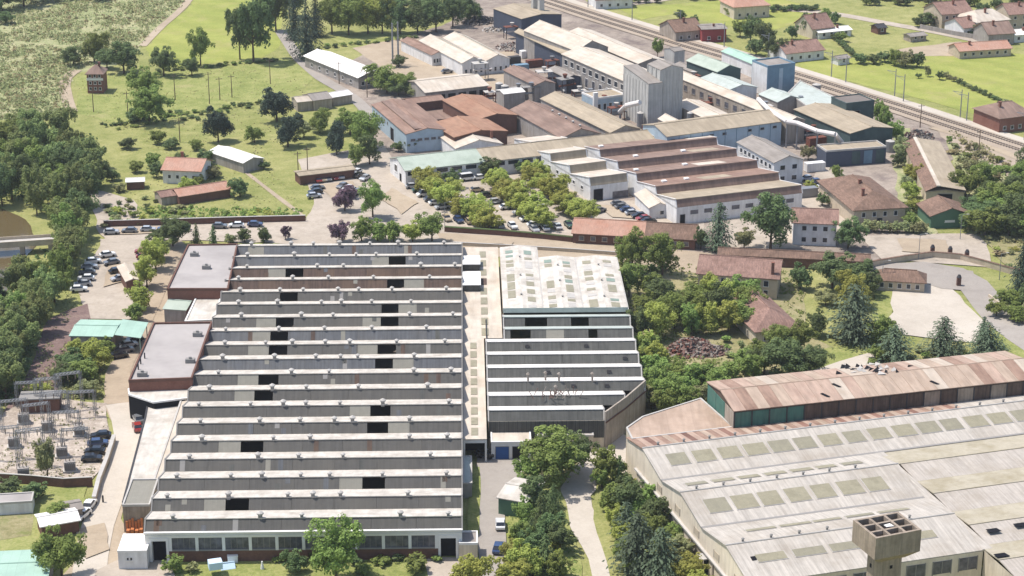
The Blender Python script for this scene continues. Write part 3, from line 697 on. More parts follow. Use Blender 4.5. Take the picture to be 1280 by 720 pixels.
for i in range(n):
    yy = ya+1.8+(yb-ya-3)*i/n; sky_panel(lane, sx0, sx1, yy, yy+(yb-ya-3)/n*.68, z+.02)
sx0, _ = hall_local(601.5, 400, z); sx1, _ = hall_local(610, 400, z); n = 9
for i in range(n):
    yy = yb+1.6+(yc-yb-3)*i/n; sky_panel(lane, sx0, sx1, yy, yy+(yc-yb-3)/n*.66, z+.02, 'rusty_glazing' if i == 5 else 'skylight_panel')
for py0, py1 in ((327, 338), (347, 364)):
    _, a = hall_local(590, py1, z+.2); _, b = hall_local(590, py0, z+.2); xe, _ = hall_local(600, 350, z)
    m = MB(); m.mat(0).box(x0, xe, a+.5, b, z+.01, z+1.6); m.mat(1).box(x0-.05, xe+.15, a+.2, b+.1, z+1.6, z+1.75); m.build('connecting_duct', ['dark_glazing', 'white_trim'], lane)

# ------------------------------------------------------------------ middle hall: bright sawtooth rows and a white gabled back part
zv2, h2, g2 = 6.2, 1.9, 1.6
mx0, my0 = hall_local(610.5, 512.5, zv2+h2); mx1, my1 = hall_local(806, 477, zv2+h2); _, my7 = hall_local(640, 396, zv2+h2)
bay2 = (my7-my0)/7; mw = mx1-mx0; my0 -= g2
xl2, _ = hall_local(630, 411, zv2+h2); xl2 -= mx0
mid = hall_thing('middle_sawtooth_hall', 'smaller hall with bright white sawtooth rows and white gabled roofs behind', 'factory hall', mx0, my0)
cutx = [hall_local(755, 512, zv2+h2)[0]-mx0, hall_local(781, 494, zv2+h2)[0]-mx0]
def mid_glaze(k):
    if k == 0: return [(0, 99, 'dark_glazing')]
    out = []; L = mw
    if k == 6: return [(0, 5.5, 'dark_glazing'), (10, 13.5, 'dark_glazing'), (13.5, 17.5, 'pale_panel'), (17.5, 23, 'dark_glazing'), (25, 99, 'dark_glazing')]
    if k == 7: return [(0, 9, 'dark_glazing'), (14, 19.5, 'dark_glazing'), (23.5, 99, 'dark_glazing')]
    return [(L*i/4, L*(i+1)/4, 'dark_glazing') for i in range(4)]
sawtooth(mid, mw, 8, bay2, zv2, h2, g2, lambda k: 'green_white_sheet' if k >= 6 else 'bright_sheet', mid_glaze,
         xr=lambda k: cutx[0] if k == 0 else cutx[1] if k == 1 else mw, xl=lambda k: xl2 if k >= 6 else 0.0, gable_mat='coping')
for k, xs in ((1, ()), (2, (18, 25)), (3, (13, 26)), (4, (30,)), (5, (9, 22))):      # dark boxes added to stand in for round holes in the glazing
    for x in xs:
        m = MB(); yy = k*bay2+.75; m.box(x-.45, x+.45, yy-.25, yy+.15, zv2+.75, zv2+1.45); m.build('dark_hole_box', 'dark_metal', mid)
m = MB(); m.box(0, cutx[0], -.02, .3, 0, zv2+.1); m.build('front_wall', 'cream_wall', mid)
m = MB()
for i in range(26): x = cutx[0]*(i+.5)/26; m.box(x-.06, x+.06, -.14, -.02, 2.6, zv2+.05)
m.build('wall_ribs', 'dark_metal', mid)
m = MB(); m.box(0, cutx[0], -.09, -.025, 2.5, zv2); m.build('wall_glazing', 'dark_glazing', mid)
dg = [(cutx[0], 0), (cutx[1], bay2), (mw, bay2*2+1.2)]
m = MB()
for (a, b) in zip(dg, dg[1:]):
    p, q = Vector((*a, 0)), Vector((*b, 0)); n_ = Vector((q.y-p.y, -(q.x-p.x), 0)).normalized()*.35
    m.slab([Vector((c.x, c.y, zv2+h2+.1)) for c in (p+n_, q+n_, q, p)], zv2+h2+.1)
m.build('slanting_wall', 'concrete_wall', mid)
m = MB()
for (a, b) in zip(dg, dg[1:]):
    p, q = Vector((*a, 0)), Vector((*b, 0)); n_ = Vector((q.y-p.y, -(q.x-p.x), 0)).normalized()
    m.slab([Vector((c.x, c.y, zv2-.2)) for c in (p+n_*.55, q+n_*.55, q+n_*.3, p+n_*.3)], .25)
m.build('wall_band', 'dark_brick', mid)
mback = 8*bay2
m = MB(); m.face([(mw, bay2*2+1.2, 0), (mw, mback, 0), (mw, mback, zv2), (mw, bay2*2+1.2, zv2)]); m.face([(0, mback, 0), (0, 0, 0), (0, 0, zv2), (0, mback, zv2)])
m.build('wall', 'cream_wall', mid)
m = MB(); m.face([(0, 0, .02), (mw, 0, .02), (mw, mback, .02), (0, mback, .02)]); m.build('floor', 'dark_asphalt', mid)
# the scrap lying on two of the rows
sr = random.Random(5)
for i in range(26):
    m = MB()
    x, y = 14+sr.gauss(0, 2.4), bay2*1.0+g2+sr.uniform(-1.2, 1.5); zz = zv2+h2+.1
    m.tube((x, y, zz-.5), (x+sr.uniform(-1, 1), y+sr.uniform(-.6, .6), zz+sr.uniform(.3, 1.4)), .09, .09, 4); m.build('bent_pipe', ['rubble', 'rust_rubble'][i % 2], mid)
for x, y in ((8.5, 2), (12.2, 2.1), (15, 2), (22, 2), (14.0, 1.1)):
    yy = bay2*y+g2; m = MB(); m.tube((x, yy, zv2+h2-.3), (x, yy, zv2+h2+1.5), .22, .22, 7).tube((x, yy, zv2+h2+1.5), (x, yy, zv2+h2+1.8), .45, .2, 7); m.build('roof_flue', 'rubble', mid)
# white gables behind, ridges running away from the camera
gz, gr_ = 7.4, .5
gx = [hall_local(x, 386, gz)[0]-mx0 for x in (629, 680, 730, 786)]
gyb = [hall_local(640, y, gz)[1]-my0 for y in (309, 322, 322)]
GR = random.Random(11)
for i in range(3):
    a, b, y0, y1 = gx[i], gx[i+1]-.25, mback+.1, gyb[i]; c = (a+b)/2; L = y1-y0
    for side in (0, 1):
        e0, e1 = (a, c) if side == 0 else (c, b); z0, z1 = (gz, gz+gr_) if side == 0 else (gz+gr_, gz)
        MB().slab([(e0, y0, z0), (e1, y0, z1), (e1, y1, z1), (e0, y1, z0)], .15).build('gable_slope', 'white_sheet', mid)
        yy = y0+1.0
        while yy < y1-3.5:
            ln = GR.choice([1.6, 2.2, 3.0, 5.0]); f0, f1 = e0+(e1-e0)*.28, e0+(e1-e0)*.68
            zz = lambda f: z0+(z1-z0)*(f-e0)/(e1-e0)+.07
            if GR.random() < .86:
                m = MB(); m.slab([(f0, yy, zz(f0)), (f1, yy, zz(f1)), (f1, yy+ln, zz(f1)), (f0, yy+ln, zz(f0))], .06)
                m.build('skylight', GR.choice(['skylight_panel', 'skylight_panel', 'skylight_green', 'coping']), mid)
            yy += ln+GR.choice([.9, 1.5, 2.4])
        m = MB(); m.face([(e1, y1, 0), (e0, y1, 0), (e0, y1, z0), (e1, y1, z1)]); m.face([(e0, y0, z0-.2), (e1, y0, z1-.2), (e1, y0, z1), (e0, y0, z0)]); m.build('gable_end', 'cream_wall', mid)
    m = MB(); m.box(b+.02, b+.24, y0, y1-.3, gz-.2, gz+.05); m.build('gutter', 'coping', mid)
    for k in range(3): vent(mid, c+GR.uniform(-.2, .2), y0+L*(.2+.3*k), gz+gr_-.05, .6)
m = MB(); m.face([(gx[3]-.25, mback, 0), (gx[3]-.25, gyb[2], 0), (gx[3]-.25, gyb[2], gz), (gx[3]-.25, mback, gz)]); m.face([(gx[0], gyb[0], 0), (gx[0], mback, 0), (gx[0], mback, gz), (gx[0], gyb[0], gz)]); m.build('wall', 'cream_wall', mid)
MB().box(gx[0]-.1, gx[3]-.2, mback+.02, mback+.09, gz-.6, gz+gr_+.05).build('fascia', 'green_white_sheet', mid)
# front annexes of the middle hall
r, w, d = hall_box('front_annex', 'low cream annex with open blue front below the middle sawtooth hall', 'building', 614, 664, 536, 553, 3.9, 'white_wall', 'cream_roof', .15, 'white_trim')
door(r, 'front', w, d, .8, 3.6, 3.0, 'blue_tarp'); door(r, 'front', w, d, 4.2, 7.0, 3.0, 'dark_opening')
p = G(666, 548); m = MB(); m.box(-.5, .5, -.5, .5, 0, 6.2).box(-.6, .6, -.6, .6, 6.2, 6.5); m.tube((0, 0, 6.5), (0, 0, 7.1), .4, .4, 8)
tag(m.build('chimney_stack', 'white_trim', None, (p.x, p.y, 0), 0), 'square white chimney stack in front of the middle sawtooth hall', 'chimney')
r, w, d = hall_box('front_annex', 'low pink-roofed annex tucked between the slanting wall and a tree', 'building', 672, 742, 532, 545, 3.6, 'cream_wall', 'hall_pink_roof', .15)
gable('shed', 'pale-roofed shed with green wall beside the service lane', 'shed', (623,622), (657,628), 3.6, 9.0, .7, 'x', 'white_sheet', 'green_wall', .35)
# ------------------------------------------------------------------ the white-roofed hall on the east, its rusty neighbour and the water tower
RZ, RH = 8.0, 2.0
ra, rb = G(852, 615, RZ+RH), G(1115, 580.5, RZ+RH)
RU = (rb-ra).normalized(); RV = Vector((-RU.y, RU.x, 0)); RO = ra
RA = math.atan2(RU.y, RU.x)
def rloc(px, py, z): p = G(px, py, z)-RO; return p.dot(RU), p.dot(RV)
rh = thing('white_roofed_hall', 'large hall with pale pitched roofs and rows of tan skylights', 'factory hall', (RO.x, RO.y, 0), RA)
W1, W2 = 43.5, 112.0
Y = [20.2, 9.6, 0.0, -10.8, -21.9, -32.6]                  # ridge, valley, ridge, valley, ridge, eave
ZZ = [RZ+RH, RZ, RZ+RH, RZ, RZ+RH, RZ]
def slope_z(y):
    for i in range(5):
        if Y[i+1] <= y <= Y[i]: return ZZ[i+1]+(ZZ[i]-ZZ[i+1])*(y-Y[i+1])/(Y[i]-Y[i+1])
    return RZ
for i in range(5):
    xr_ = W2 if i == 0 else W1
    q = [(-.3, Y[i+1], ZZ[i+1]), (xr_, Y[i+1], ZZ[i+1]), (xr_, Y[i], ZZ[i]), (-.3, Y[i], ZZ[i])]
    if i % 2 == 0: q[0] = (q[0][0], q[0][1]-.02, q[0][2]); q[1] = (q[1][0], q[1][1]-.02, q[1][2])
    MB().slab(q, .2).build('roof_slope', 'hall_white_roof', rh)
for i in range(52):
    x0, x1 = -.3+68.3*i/52, -.3+68.3*(i+1)/52-.02; up = .05 if i % 2 else 0.
    MB().slab([(x0, 20.2, RZ+RH+up), (x1, 20.2, RZ+RH+up), (x1, 29.5, RZ+.3+up), (x0, 29.5, RZ+.3+up)], .2).build('roof_sheet', ['rust_sheet', 'pink_sheet', 'red_stripe_roof', 'pink_sheet', 'rust_sheet', 'tan_sheet'][i % 6], rh)
MB().slab([(68.02, 20.2, RZ+RH), (W2, 20.2, RZ+RH), (W2, 29.5, RZ+.3), (68.02, 29.5, RZ+.3)], .2).build('roof_slope', 'hall_white_roof', rh)
for i, (yy, x0, x1) in enumerate(((20.2, 0, W2), (0, 0, W1), (-21.9, 0, W1))):
    m = MB(); m.tube((x0-.3, yy, RZ+RH+.05), (x1, yy, RZ+RH+.05), .16, n=6); m.build('ridge_cap', 'coping', rh)
    for k in range(int((x1-2)/5.3)):
        m = MB(); x = 3+k*5.3; m.tube((x, yy+.3, RZ+RH), (x, yy+.3, RZ+RH+.6), .2, .2, 6).tube((x, yy+.3, RZ+RH+.6), (x, yy+.3, RZ+RH+.8), .34, .2, 6); m.build('vent', 'grey_trim', rh)
for yy, x1 in ((9.6, W2), (-10.8, W1)):
    MB().box(-.3, x1, yy-.3, yy+.3, RZ-.1, RZ+.09).build('gutter', 'grey_trim', rh)
PR = random.Random(21)
def panels(x0, x1, step, wd, ya, yb, mat='skylight_panel'):
    k = 0; x = x0
    while x+wd < x1:
        za, zb = slope_z(ya), slope_z(yb); w_ = wd*PR.uniform(.93, 1.06)
        m = MB(); m.slab([(x, yb, zb+.16), (x+w_, yb, zb+.16), (x+w_, ya, za+.16), (x, ya, za+.16)], .05); m.mat(1).slab([(x-.12, yb-.12, zb+.09), (x+w_+.12, yb-.12, zb+.09), (x+w_+.12, ya+.12, za+.13), (x-.12, ya+.12, za+.13)], .09); m.build('skylight', [PR.choice([mat, mat, 'skylight_aged']), 'coping'], rh); x += step
panels(3.2, W2, 5.25, 4.2, 17.2, 13.6); panels(2.5, W1-2, 5.25, 4.1, 5.2, 3.3)
panels(2.8, W1-1, 5.25, 4.2, -3.2, -7.2); panels(6.0, W1-3, 6.4, 5.6, -15.5, -16.6); panels(3.5, W1-2, 6.9, 5.8, -25.6, -27.6)
for x, y in ((18.9, -4.3), (2.6, -26.4), (31, -26.5)):
    zz = slope_z(y); MB().slab([(x, y-.5, zz+.02), (x+1.0, y-.5, zz+.02), (x+1.0, y+.5, zz+.22), (x, y+.5, zz+.22)], .06).build('dark_hole_patch', 'dark_opening', rh)  # near-black sheets laid on the slope, standing in for dark holes
# walls: the west side with its gable shapes, and the front under the eave
m = MB(); prof = [(29.5, RZ+.1)]+list(zip(Y, [z-.2 for z in ZZ]))
m.face([(0, prof[0][0], 0), (0, prof[-1][0], 0)] + [(0, y, z) for y, z in reversed(prof)])
m.face([(0, -32.6, 0), (W1, -32.6, 0), (W1, -32.6, RZ-.2), (0, -32.6, RZ-.2)])
m.build('wall', 'pale_cream_wall', rh)
MB().face([(W2, -60, 0), (W2, 29.5, 0), (W2, 29.5, RZ), (W2, -60, RZ)]).build('wall', 'cream_wall', rh)
m = MB(); m.box(-.5, 0, -32.6, 24, 3.9, 4.2); m.build('wall_ledge', 'coping', rh)
m = MB()
for i in range(11): yy = -32+5.2*i; m.box(-.25, 0, yy, yy+.4, 0, 3.9)
m.build('buttresses', 'concrete_wall', rh)
for i in range(5):
    yy = -28+i*9.5; m = MB(); m.mat(0).box(-.06, -.004, yy, yy+2.2, 5.0, 6.3); m.mat(1).box(-.1, -.002, yy-.15, yy, 4.9, 6.4).box(-.1, -.002, yy+2.2, yy+2.35, 4.9, 6.4); m.build('window', ['pale_stone', 'concrete_wall'], rh)
for i in range(2):
    yy = -14-i*12; m = MB(); m.box(-1.6, -.02, yy, yy+2.4, 3.2, 3.4); m.mat(1).box(-.08, -.01, yy+.2, yy+2.2, 0, 3.1); m.build('porch', ['coping', 'dark_opening'], rh)
for i in range(8):
    x = 4+i*5; m = MB(); m.mat(0).box(x, x+3.4, -32.7, -32.61, 4.6, 7.0); m.mat(1).box(x+1.6, x+1.75, -32.75, -32.7, 4.6, 7.0).box(x-.15, x, -32.75, -32.605, 4.4, 7.1).box(x+3.4, x+3.55, -32.75, -32.605, 4.4, 7.1); m.build('window', ['strip_glass', 'grey_trim'], rh)
# east half: shallow strips of tan and pinkish sheets
yy = 9.3; i = 0
while yy > -62:
    ln = 6.7; hi, lo = RZ+.55, RZ-.05
    a, b = (lo, hi) if i % 2 == 0 else (hi, lo)             # tan strip climbs towards the front, pink falls
    x0 = W1+.25 if yy < -30 else W1+.4+(1.5 if yy < 3 else 0)
    MB().slab([(x0, yy-ln, b), (W2, yy-ln, b), (W2, yy-.02, a), (x0, yy-.02, a)], .2).build('roof_slope', 'hall_tan_roof' if i % 2 == 0 else 'hall_pink_roof', rh)
    if i % 2 == 0: MB().box(x0, W2, yy-ln-.12, yy-ln+.12, RZ+.3, RZ+.68).build('ridge_cap', 'hall_tan_roof', rh)
    yy -= ln; i += 1
for px_, py_ in ((1242, 664), (1276, 657), (1252, 695)):
    x, y = rloc(px_, py_, RZ+.5); MB().slab([(x-1.2, y-.7, RZ+.75), (x+1.2, y-.7, RZ+.75), (x+.9, y+.7, RZ+.7), (x-1.2, y+.7, RZ+.7)], .06).build('dark_hole_patch', 'dark_opening', rh)  # more near-black sheets in place of dark roof holes
MB().box(W1-.1, W1+1.8, -32.6, 9.3, RZ-.3, RZ+.12).build('valley_strip', 'hall_white_roof', rh)
MB().face([(W1+.2, -62, 0), (W1+.2, -32.6, 0), (W1+.2, -32.6, RZ-.1), (W1+.2, -62, RZ-.1)][::-1]).build('wall', 'cream_wall', rh)

# the long rusty building standing over it
bz = 12.4
A, B = (918, 514), (1300, 473)
r, w, d = gable('long_rusty_hall', 'long building with rust-brown sheet roof and a green and brown panelled side', 'factory hall', A, B, bz, 15.0, 1.3, 'x', 'brown_long_roof', 'brown_panel', .25)
n = 18; pw = w/n
LR = random.Random(2)
for i in range(n):
    x0, x1 = i*pw+.06, (i+1)*pw-.06
    MB().box(x0, x1, -.1, -.01, 3.0, bz-.35).build('side_panel', 'green_panel' if i < 4 else LR.choice(['brown_panel', 'brown_panel', 'brown_panel', 'dark_brick', 'tower_concrete']), r)
for i in range(n+1): MB().box(i*pw-.12, i*pw+.12, -.22, -.005, 0, bz-.3).build('post', 'dark_metal', r)
for i in range(3): MB().box(-.1, -.01, d*i/3+.08, d*(i+1)/3-.08, 3.0, bz-.3).build('end_panel', 'green_panel' if i else 'concrete_wall', r)
RS = random.Random(31)
nsh = 26
for i in range(nsh):
    for sl in (0, 1):
        x0, x1 = -.25+(w+.5)*i/nsh+.03, -.25+(w+.5)*(i+1)/nsh-.05
        y0, y1 = (-.4, d/2-.12) if sl == 0 else (d/2+.12, d+.4); f_ = lambda y: bz+1.3*(1-abs(y-d/2)/(d/2))+.24+RS.uniform(0, .03)
        MB().slab([(x0, y0, f_(y0)), (x1, y0, f_(y0)), (x1, y1, f_(y1)), (x0, y1, f_(y1))], .05).build('roof_sheet', RS.choice(['pink_sheet', 'pink_sheet', 'pink_sheet', 'tan_sheet', 'tan_sheet', 'tan_sheet', 'rust_sheet', 'pale_sheet']), r)
# the collapsed stretch of its roof edge
for i in range(34):
    m = MB(); x = w*.50+LR.gauss(0, 3.2); y = d*LR.uniform(.45, 1.0); zz = bz+1.3*(1-abs(y-d/2)/(d/2))+.36
    q = [Vector((x, y, zz)), Vector((x+LR.uniform(.4, 1.8), y+LR.uniform(-.5, .3), zz+LR.uniform(-.1, .5))), Vector((x+LR.uniform(.3, 1.2), y+LR.uniform(.4, 1.5), zz+LR.uniform(0, .7)))]
    m.slab(q, .06).build('torn_sheet', ['dark_opening', 'coping'][i % 2], r)
for x, y in ((.355, .3), (.66, .12), (.30, .1)):
    zz = bz+1.3*(1-abs(y-.5)/.5)+.36; MB().slab([(w*x, d*y-.5, zz), (w*x+.7, d*y-.7, zz), (w*x-.3, d*y+.9, zz+.22), (w*x-.9, d*y+.8, zz+.2)], .06).build('roof_hole', 'dark_opening', r)
flat_poly('low_rusty_roof', 'low building with pinkish-brown roof below the end of the long rusty hall', 'building', [(790,549),(783,535),(803,521),(876,498),(917,534)], 8.6, 'cream_wall', 'brown_long_roof', .15)

# water tower
tz = 22.0
a, u, v, w, d = frame((1095, 673), (1152, 662), tz, (1066, 650))
wt = root_at(a, u, 'water_tower', 'square concrete water tower with open grid top before the white-roofed hall', 'water tower')
zb = tz-3.9
m = MB(); t_ = .45
m.box(0, w, 0, t_, zb, tz).box(0, w, d-t_, d, zb, tz).box(0, t_, t_, d-t_, zb, tz).box(w-t_, w, t_, d-t_, zb, tz); m.build('tank_wall', 'tower_concrete', wt)
for i in (1, 2): MB().box(w*i/3-.22, w*i/3+.22, t_, d-t_, tz-1.2, tz-.02).build('grid_beam', 'tower_concrete', wt)
for i in (1, 2): MB().box(t_, w-t_, d*i/3-.22, d*i/3+.22, tz-1.1, tz-.08).build('grid_beam', 'tower_concrete', wt)
MB().box(t_, w-t_, t_, d-t_, zb, zb+.3).build('tank_floor', 'dark_opening', wt)
MB().slab([(w*.45, d*.42, tz-.02), (w*.6, d*.40, tz-.02), (w*.58, d*.55, tz-.02), (w*.44, d*.53, tz-.02)], .1).build('hatch', 'white_trim', wt)
s0, s1, e0, e1 = w*.2, w*.8, d*.22, d*.8
m = MB(); zc = zb-1.5
for q in ([(0, 0, zb), (s0, e0, zc), (s1, e0, zc), (w, 0, zb)], [(w, 0, zb), (s1, e0, zc), (s1, e1, zc), (w, d, zb)], [(w, d, zb), (s1, e1, zc), (s0, e1, zc), (0, d, zb)], [(0, d, zb), (s0, e1, zc), (s0, e0, zc), (0, 0, zb)]): m.face(q)
m.build('corbel', 'tower_concrete', wt)
c = .9; oct_ = [(s0+c, e0), (s1-c, e0), (s1, e0+c), (s1, e1-c), (s1-c, e1), (s0+c, e1), (s0, e1-c), (s0, e0+c)]
MB().prism(oct_, -.05, zc+.02, top=True).build('shaft', 'tower_concrete', wt)
for zz in (zc-1.6, zc-6): MB().box((s0+s1)/2-.25, (s0+s1)/2+.25, e0-.04, e0-.005, zz, zz+.6).build('window', 'dark_opening', wt)
MB().box(s0-.04, s0-.005, (e0+e1)/2-.25, (e0+e1)/2+.25, zc-1.9, zc-1.2).build('window', 'dark_opening', wt)
# ------------------------------------------------------------------ the back works
FH = 'factory building'
# blue shed with brown roof and its orange and cream neighbours
r, w, d = gable('blue_walled_shed', 'shed with pale blue walls and low brown roof beside the plaza', FH, (508,168), (561,163), 6.0, (455,132), 1.3, 'y', 'brown_roof', 'blue_wall', .25)
MB().box(w*.22, w*.5, .8, d*.98, 6.75, 7.25).build('roof_monitor', 'maroon_roof', r)
for i in range(5): window(r, 'front', w, d, w*(.1+.16*i), w*(.1+.16*i)+1.5, 3.6, 4.4, 'strip_glass', 'grey_trim')
door(r, 'left', w, d, d*.55, d*.55+3.4, 4.2)
for i in range(6): window(r, 'left', w, d, d*(.05+.08*i), d*(.05+.08*i)+1.1, 4.0, 4.9, 'strip_glass', 'grey_trim')
r, w, d = gable('orange_roofed_shed', 'shed with bright rusty-orange roof closing a dark courtyard', FH, (568,172), (634,164), 6.0, (544,154), 1.3, 'y', 'orange_roof', 'dark_brick', .3)
r, w, d = gable('orange_roofed_shed', 'deeper rusty-orange shed behind the courtyard beside a maroon roof', FH, (596,150), (646,144), 6.0, (566,124), 1.2, 'y', 'orange_roof', 'dark_brick', .3)
gable('link_shed', 'narrow pinkish roof closing the far end of the dark courtyard', FH, (512,130), (556,125), 5.0, 7.0, .8, 'x', 'brown_roof', 'dark_brick', .2)
MB_ = MB(); p = G(549, 152, 0); MB_.box(-6, 5, -5, 9, 0, 2.2); tag(MB_.build('courtyard_shed', 'maroon_roof', None, (p.x, p.y, 0), .35), 'low dark shed at the bottom of the factory courtyard', 'shed')
r, w, d = gable('maroon_roofed_shed', 'long shed with maroon-brown sheet roof behind the long white north building', FH, (702,173), (750,167), 6.0, (642,137), 2.3, 'y', 'maroon_roof', 'grey_wall', .3)
for i in range(5): vent(r, w*.62, d*(.1+.13*i), 6+1.8, .9)
gable('beige_roofed_shed', 'long shed with plain grey-beige roof next to the silo', FH, (763,166), (800,161), 6.0, (689,122), 1.7, 'y', 'beige_roof', 'grey_wall', .3)
r, w, d = gable('cream_gable_shed', 'small cream gable shed with white front against the long north building', FH, (570,186), (628,180), 4.2, 18.0, 2.0, 'y', 'cream_roof', 'white_wall', .3, chimney=[(.9, .3)])
window(r, 'front', w, d, 1.0, 2.2, 1.5, 2.8)
# long low north building with the strip windows
r, w, d = gable('long_office_range', 'very long low white building with pale roof and a ribbon of dark windows', FH, (507,213.5), (821,178), 4.6, 14.0, 2.0, 'x', 'beige_roof', 'white_wall', .35)
gable_roof(r, w*.3, d, 4.63, 2.03, 'x', 'green_roof', .37, name='roof')
n = 18
for i in range(n):
    x0 = w*(i+.12)/n; window(r, 'front', w, d, x0, x0+w/n*.8, 2.9, 4.3, 'window_glass', 'white_trim')
window(r, 'left', w, d, d*.3, d*.3+2.4, 2.0, 4.2); door(r, 'left', w, d, d*.62, d*.62+1.6, 2.6)
r, w, d = gable('pale_blue_hall', 'taller pale blue range with beige roof continuing the long white building', FH, (834,171), (977,152), 7.6, 15.0, 1.8, 'x', 'beige_roof', 'blue_wall', .3)
for i in range(9):
    if i in (2, 5): continue
    window(r, 'front', w, d, w*(i+.3)/9, w*(i+.3)/9+1.4, 5.8, 6.6, 'window_glass', 'grey_trim')
for i in range(10): MB().box(w*i/10, w*i/10+.14, -.1, -.004, 0, 7.3).build('wall_rib', 'steel_blue_wall', r)
window(r, 'left', w, d, d*.4, d*.4+1.2, 4.8, 6.0)
# white sawtooth shop
a, u, v, w, _ = frame((738,233), (785,227), 4.6)
sh = root_at(a, u, 'white_sawtooth_shop', 'white workshop with zigzag side wall and cream sawtooth roof by the car park', FH)
bay = 13.5
sawtooth(sh, w, 4, bay, 4.6, 2.4, .9, 'cream_roof', 'beige_roof', gable_mat='white_wall')
m = MB(); m.face([(0, 0, 0), (w, 0, 0), (w, 0, 4.65), (0, 0, 4.65)]); m.face([(0, bay*4, 0), (0, 0, 0), (0, 0, 4.6), (0, bay*4, 4.6)]); m.face([(w, 0, 0), (w, bay*4, 0), (w, bay*4, 4.6), (w, 0, 4.6)]); m.face([(w, 4*bay, 0), (0, 4*bay, 0), (0, 4*bay, 4.6), (w, 4*bay, 4.6)])
m.build('wall', 'white_wall', sh)
door(sh, 'front', w, 4*bay, 1.0, 4.0, 3.6); door(sh, 'front', w, 4*bay, 7.0, 12.0, 2.2, 'strip_glass')
for i in range(9): window(sh, 'left', w, 4*bay, 3+i*5.6, 4.5+i*5.6, 2.2, 3.4)
# brown sawtooth works
a, u, v, w, _ = frame((846,260), (1003,241.5), 5.0)
br = root_at(a, u, 'brown_sawtooth_works', 'wide works with five brown sawtooth roof strips and white end walls', FH)
bay = 13.2
def br_glaze(k): return [(0, w, 'maroon_roof')]
sawtooth(br, w, 5, bay, 5.0, 2.2, .9, lambda k: ['green_roof', 'brown_roof', 'maroon_roof', 'maroon_roof', 'maroon_roof'][k] if k else 'beige_roof', br_glaze, gable_mat='white_wall')
m = MB(); L = bay*5
m.face([(0, 0, 0), (w, 0, 0), (w, 0, 5.05), (0, 0, 5.05)]); m.face([(0, L, 0), (0, 0, 0), (0, 0, 5), (0, L, 5)]); m.face([(w, 0, 0), (w, L, 0), (w, L, 5), (w, 0, 5)]); m.face([(w, L, 0), (0, L, 0), (0, L, 5), (w, L, 5)]); m.build('wall', 'white_wall', br)
for i in range(8): window(br, 'front', w, L, 4+i*4.2, 6.6+i*4.2, 2.6, 4.0, 'strip_glass')
door(br, 'front', w, L, 30.5, 33, 3.8, 'blue_tarp'); door(br, 'front', w, L, 1.0, 2.6, 3.0)
for k, x in ((1, .12), (1, .3), (2, .05), (2, .45), (3, .2), (4, .06), (3, .6)):
    yy = k*bay+6; zz = 5+2.2*(1-(yy-k*bay-.9)/(bay-.9)); MB().box(w*x, w*x+1.4, yy, yy+1.2, zz, zz+.45).build('rooflight', 'white_trim', br)
for k in range(1, 5):
    x = w*(.3+.12*k); ya_, yb_ = k*bay+3, k*bay+9; f_ = lambda q: 5+2.2*(1-(q-k*bay-.9)/(bay-.9))+.07
    MB().slab([(x, ya_, f_(ya_)), (x+9, ya_, f_(ya_)), (x+9, yb_, f_(yb_)), (x, yb_, f_(yb_))], .05).build('patched_sheet', 'beige_roof' if k % 2 else 'cream_roof', br)
r, w, d = gable('porch_shed', 'small white shed with pale roof at the corner of the brown sawtooth works', 'shed', (812,260), (838,258), 3.2, (790,243), 1.2, 'y', 'cream_roof', 'white_wall', .3)
window(r, 'front', w, d, w*.5, w*.5+1.2, 1.0, 2.2)
# two-storey office
r, w, d = gable('white_office', 'two-storey white office with plain grey roof and a row of square windows', 'office', (968,203.5), (1004,199.5), 7.0, (913,179), 1.6, 'y', 'grey_roof', 'white_wall', .35)
for z0 in (1.2, 4.5):
    win_row(r, 'left', w, d, 8, z0, z0+1.5, 1.5, 1.2); win_row(r, 'front', w, d, 2, z0, z0+1.5, 1.7, .8)
# concrete silo
zs = 18.5
r, w, d = gable('concrete_silo', 'tall ribbed pale concrete silo block rising above the works', 'silo', (826,88), (854,85), zs, 9.0, 1.2, 'y', 'grey_roof', 'silo_concrete', .1)
for i in range(8): MB().box(w*i/7-.15 if i else .0, w*i/7+.15 if i < 7 else w, -.12, -.005, 0, zs-.1).build('rib', 'silo_concrete', r)
for i in range(4): MB().box(-.25, -.005, d*i/3*.96, d*i/3*.96+.35, 0, zs-.1).build('rib', 'silo_concrete', r)
r, w, d = box_building('concrete_silo', 'lower ribbed pale concrete silo wing with sloping top behind the silo block', 'silo', (811,105), (828,103), 14.8, (785,90), 'silo_concrete', 'grey_roof', 0)
for i in range(9): MB().box(-.12, -.005, d*i/8*.97, d*i/8*.97+.4, 0, 14.6).build('rib', 'silo_concrete', r)
MB().slab([(-.1, -.1, 14.9), (w, -.1, 14.9), (w, d, 17.2), (-.1, d, 17.2)], .2).build('sloping_roof', 'grey_roof', r)
MB().face([(0, d, 14.8), (0, 0, 14.8), (0, d, 17.0)]).build('upper_wall', 'silo_concrete', r)
r, w, d = gable('cream_hut', 'small cream gabled hut at the foot of the silo', 'shed', (841,158), (858,156), 5.0, (829,148), 1.3, 'y', 'cream_roof', 'concrete_wall', .2)
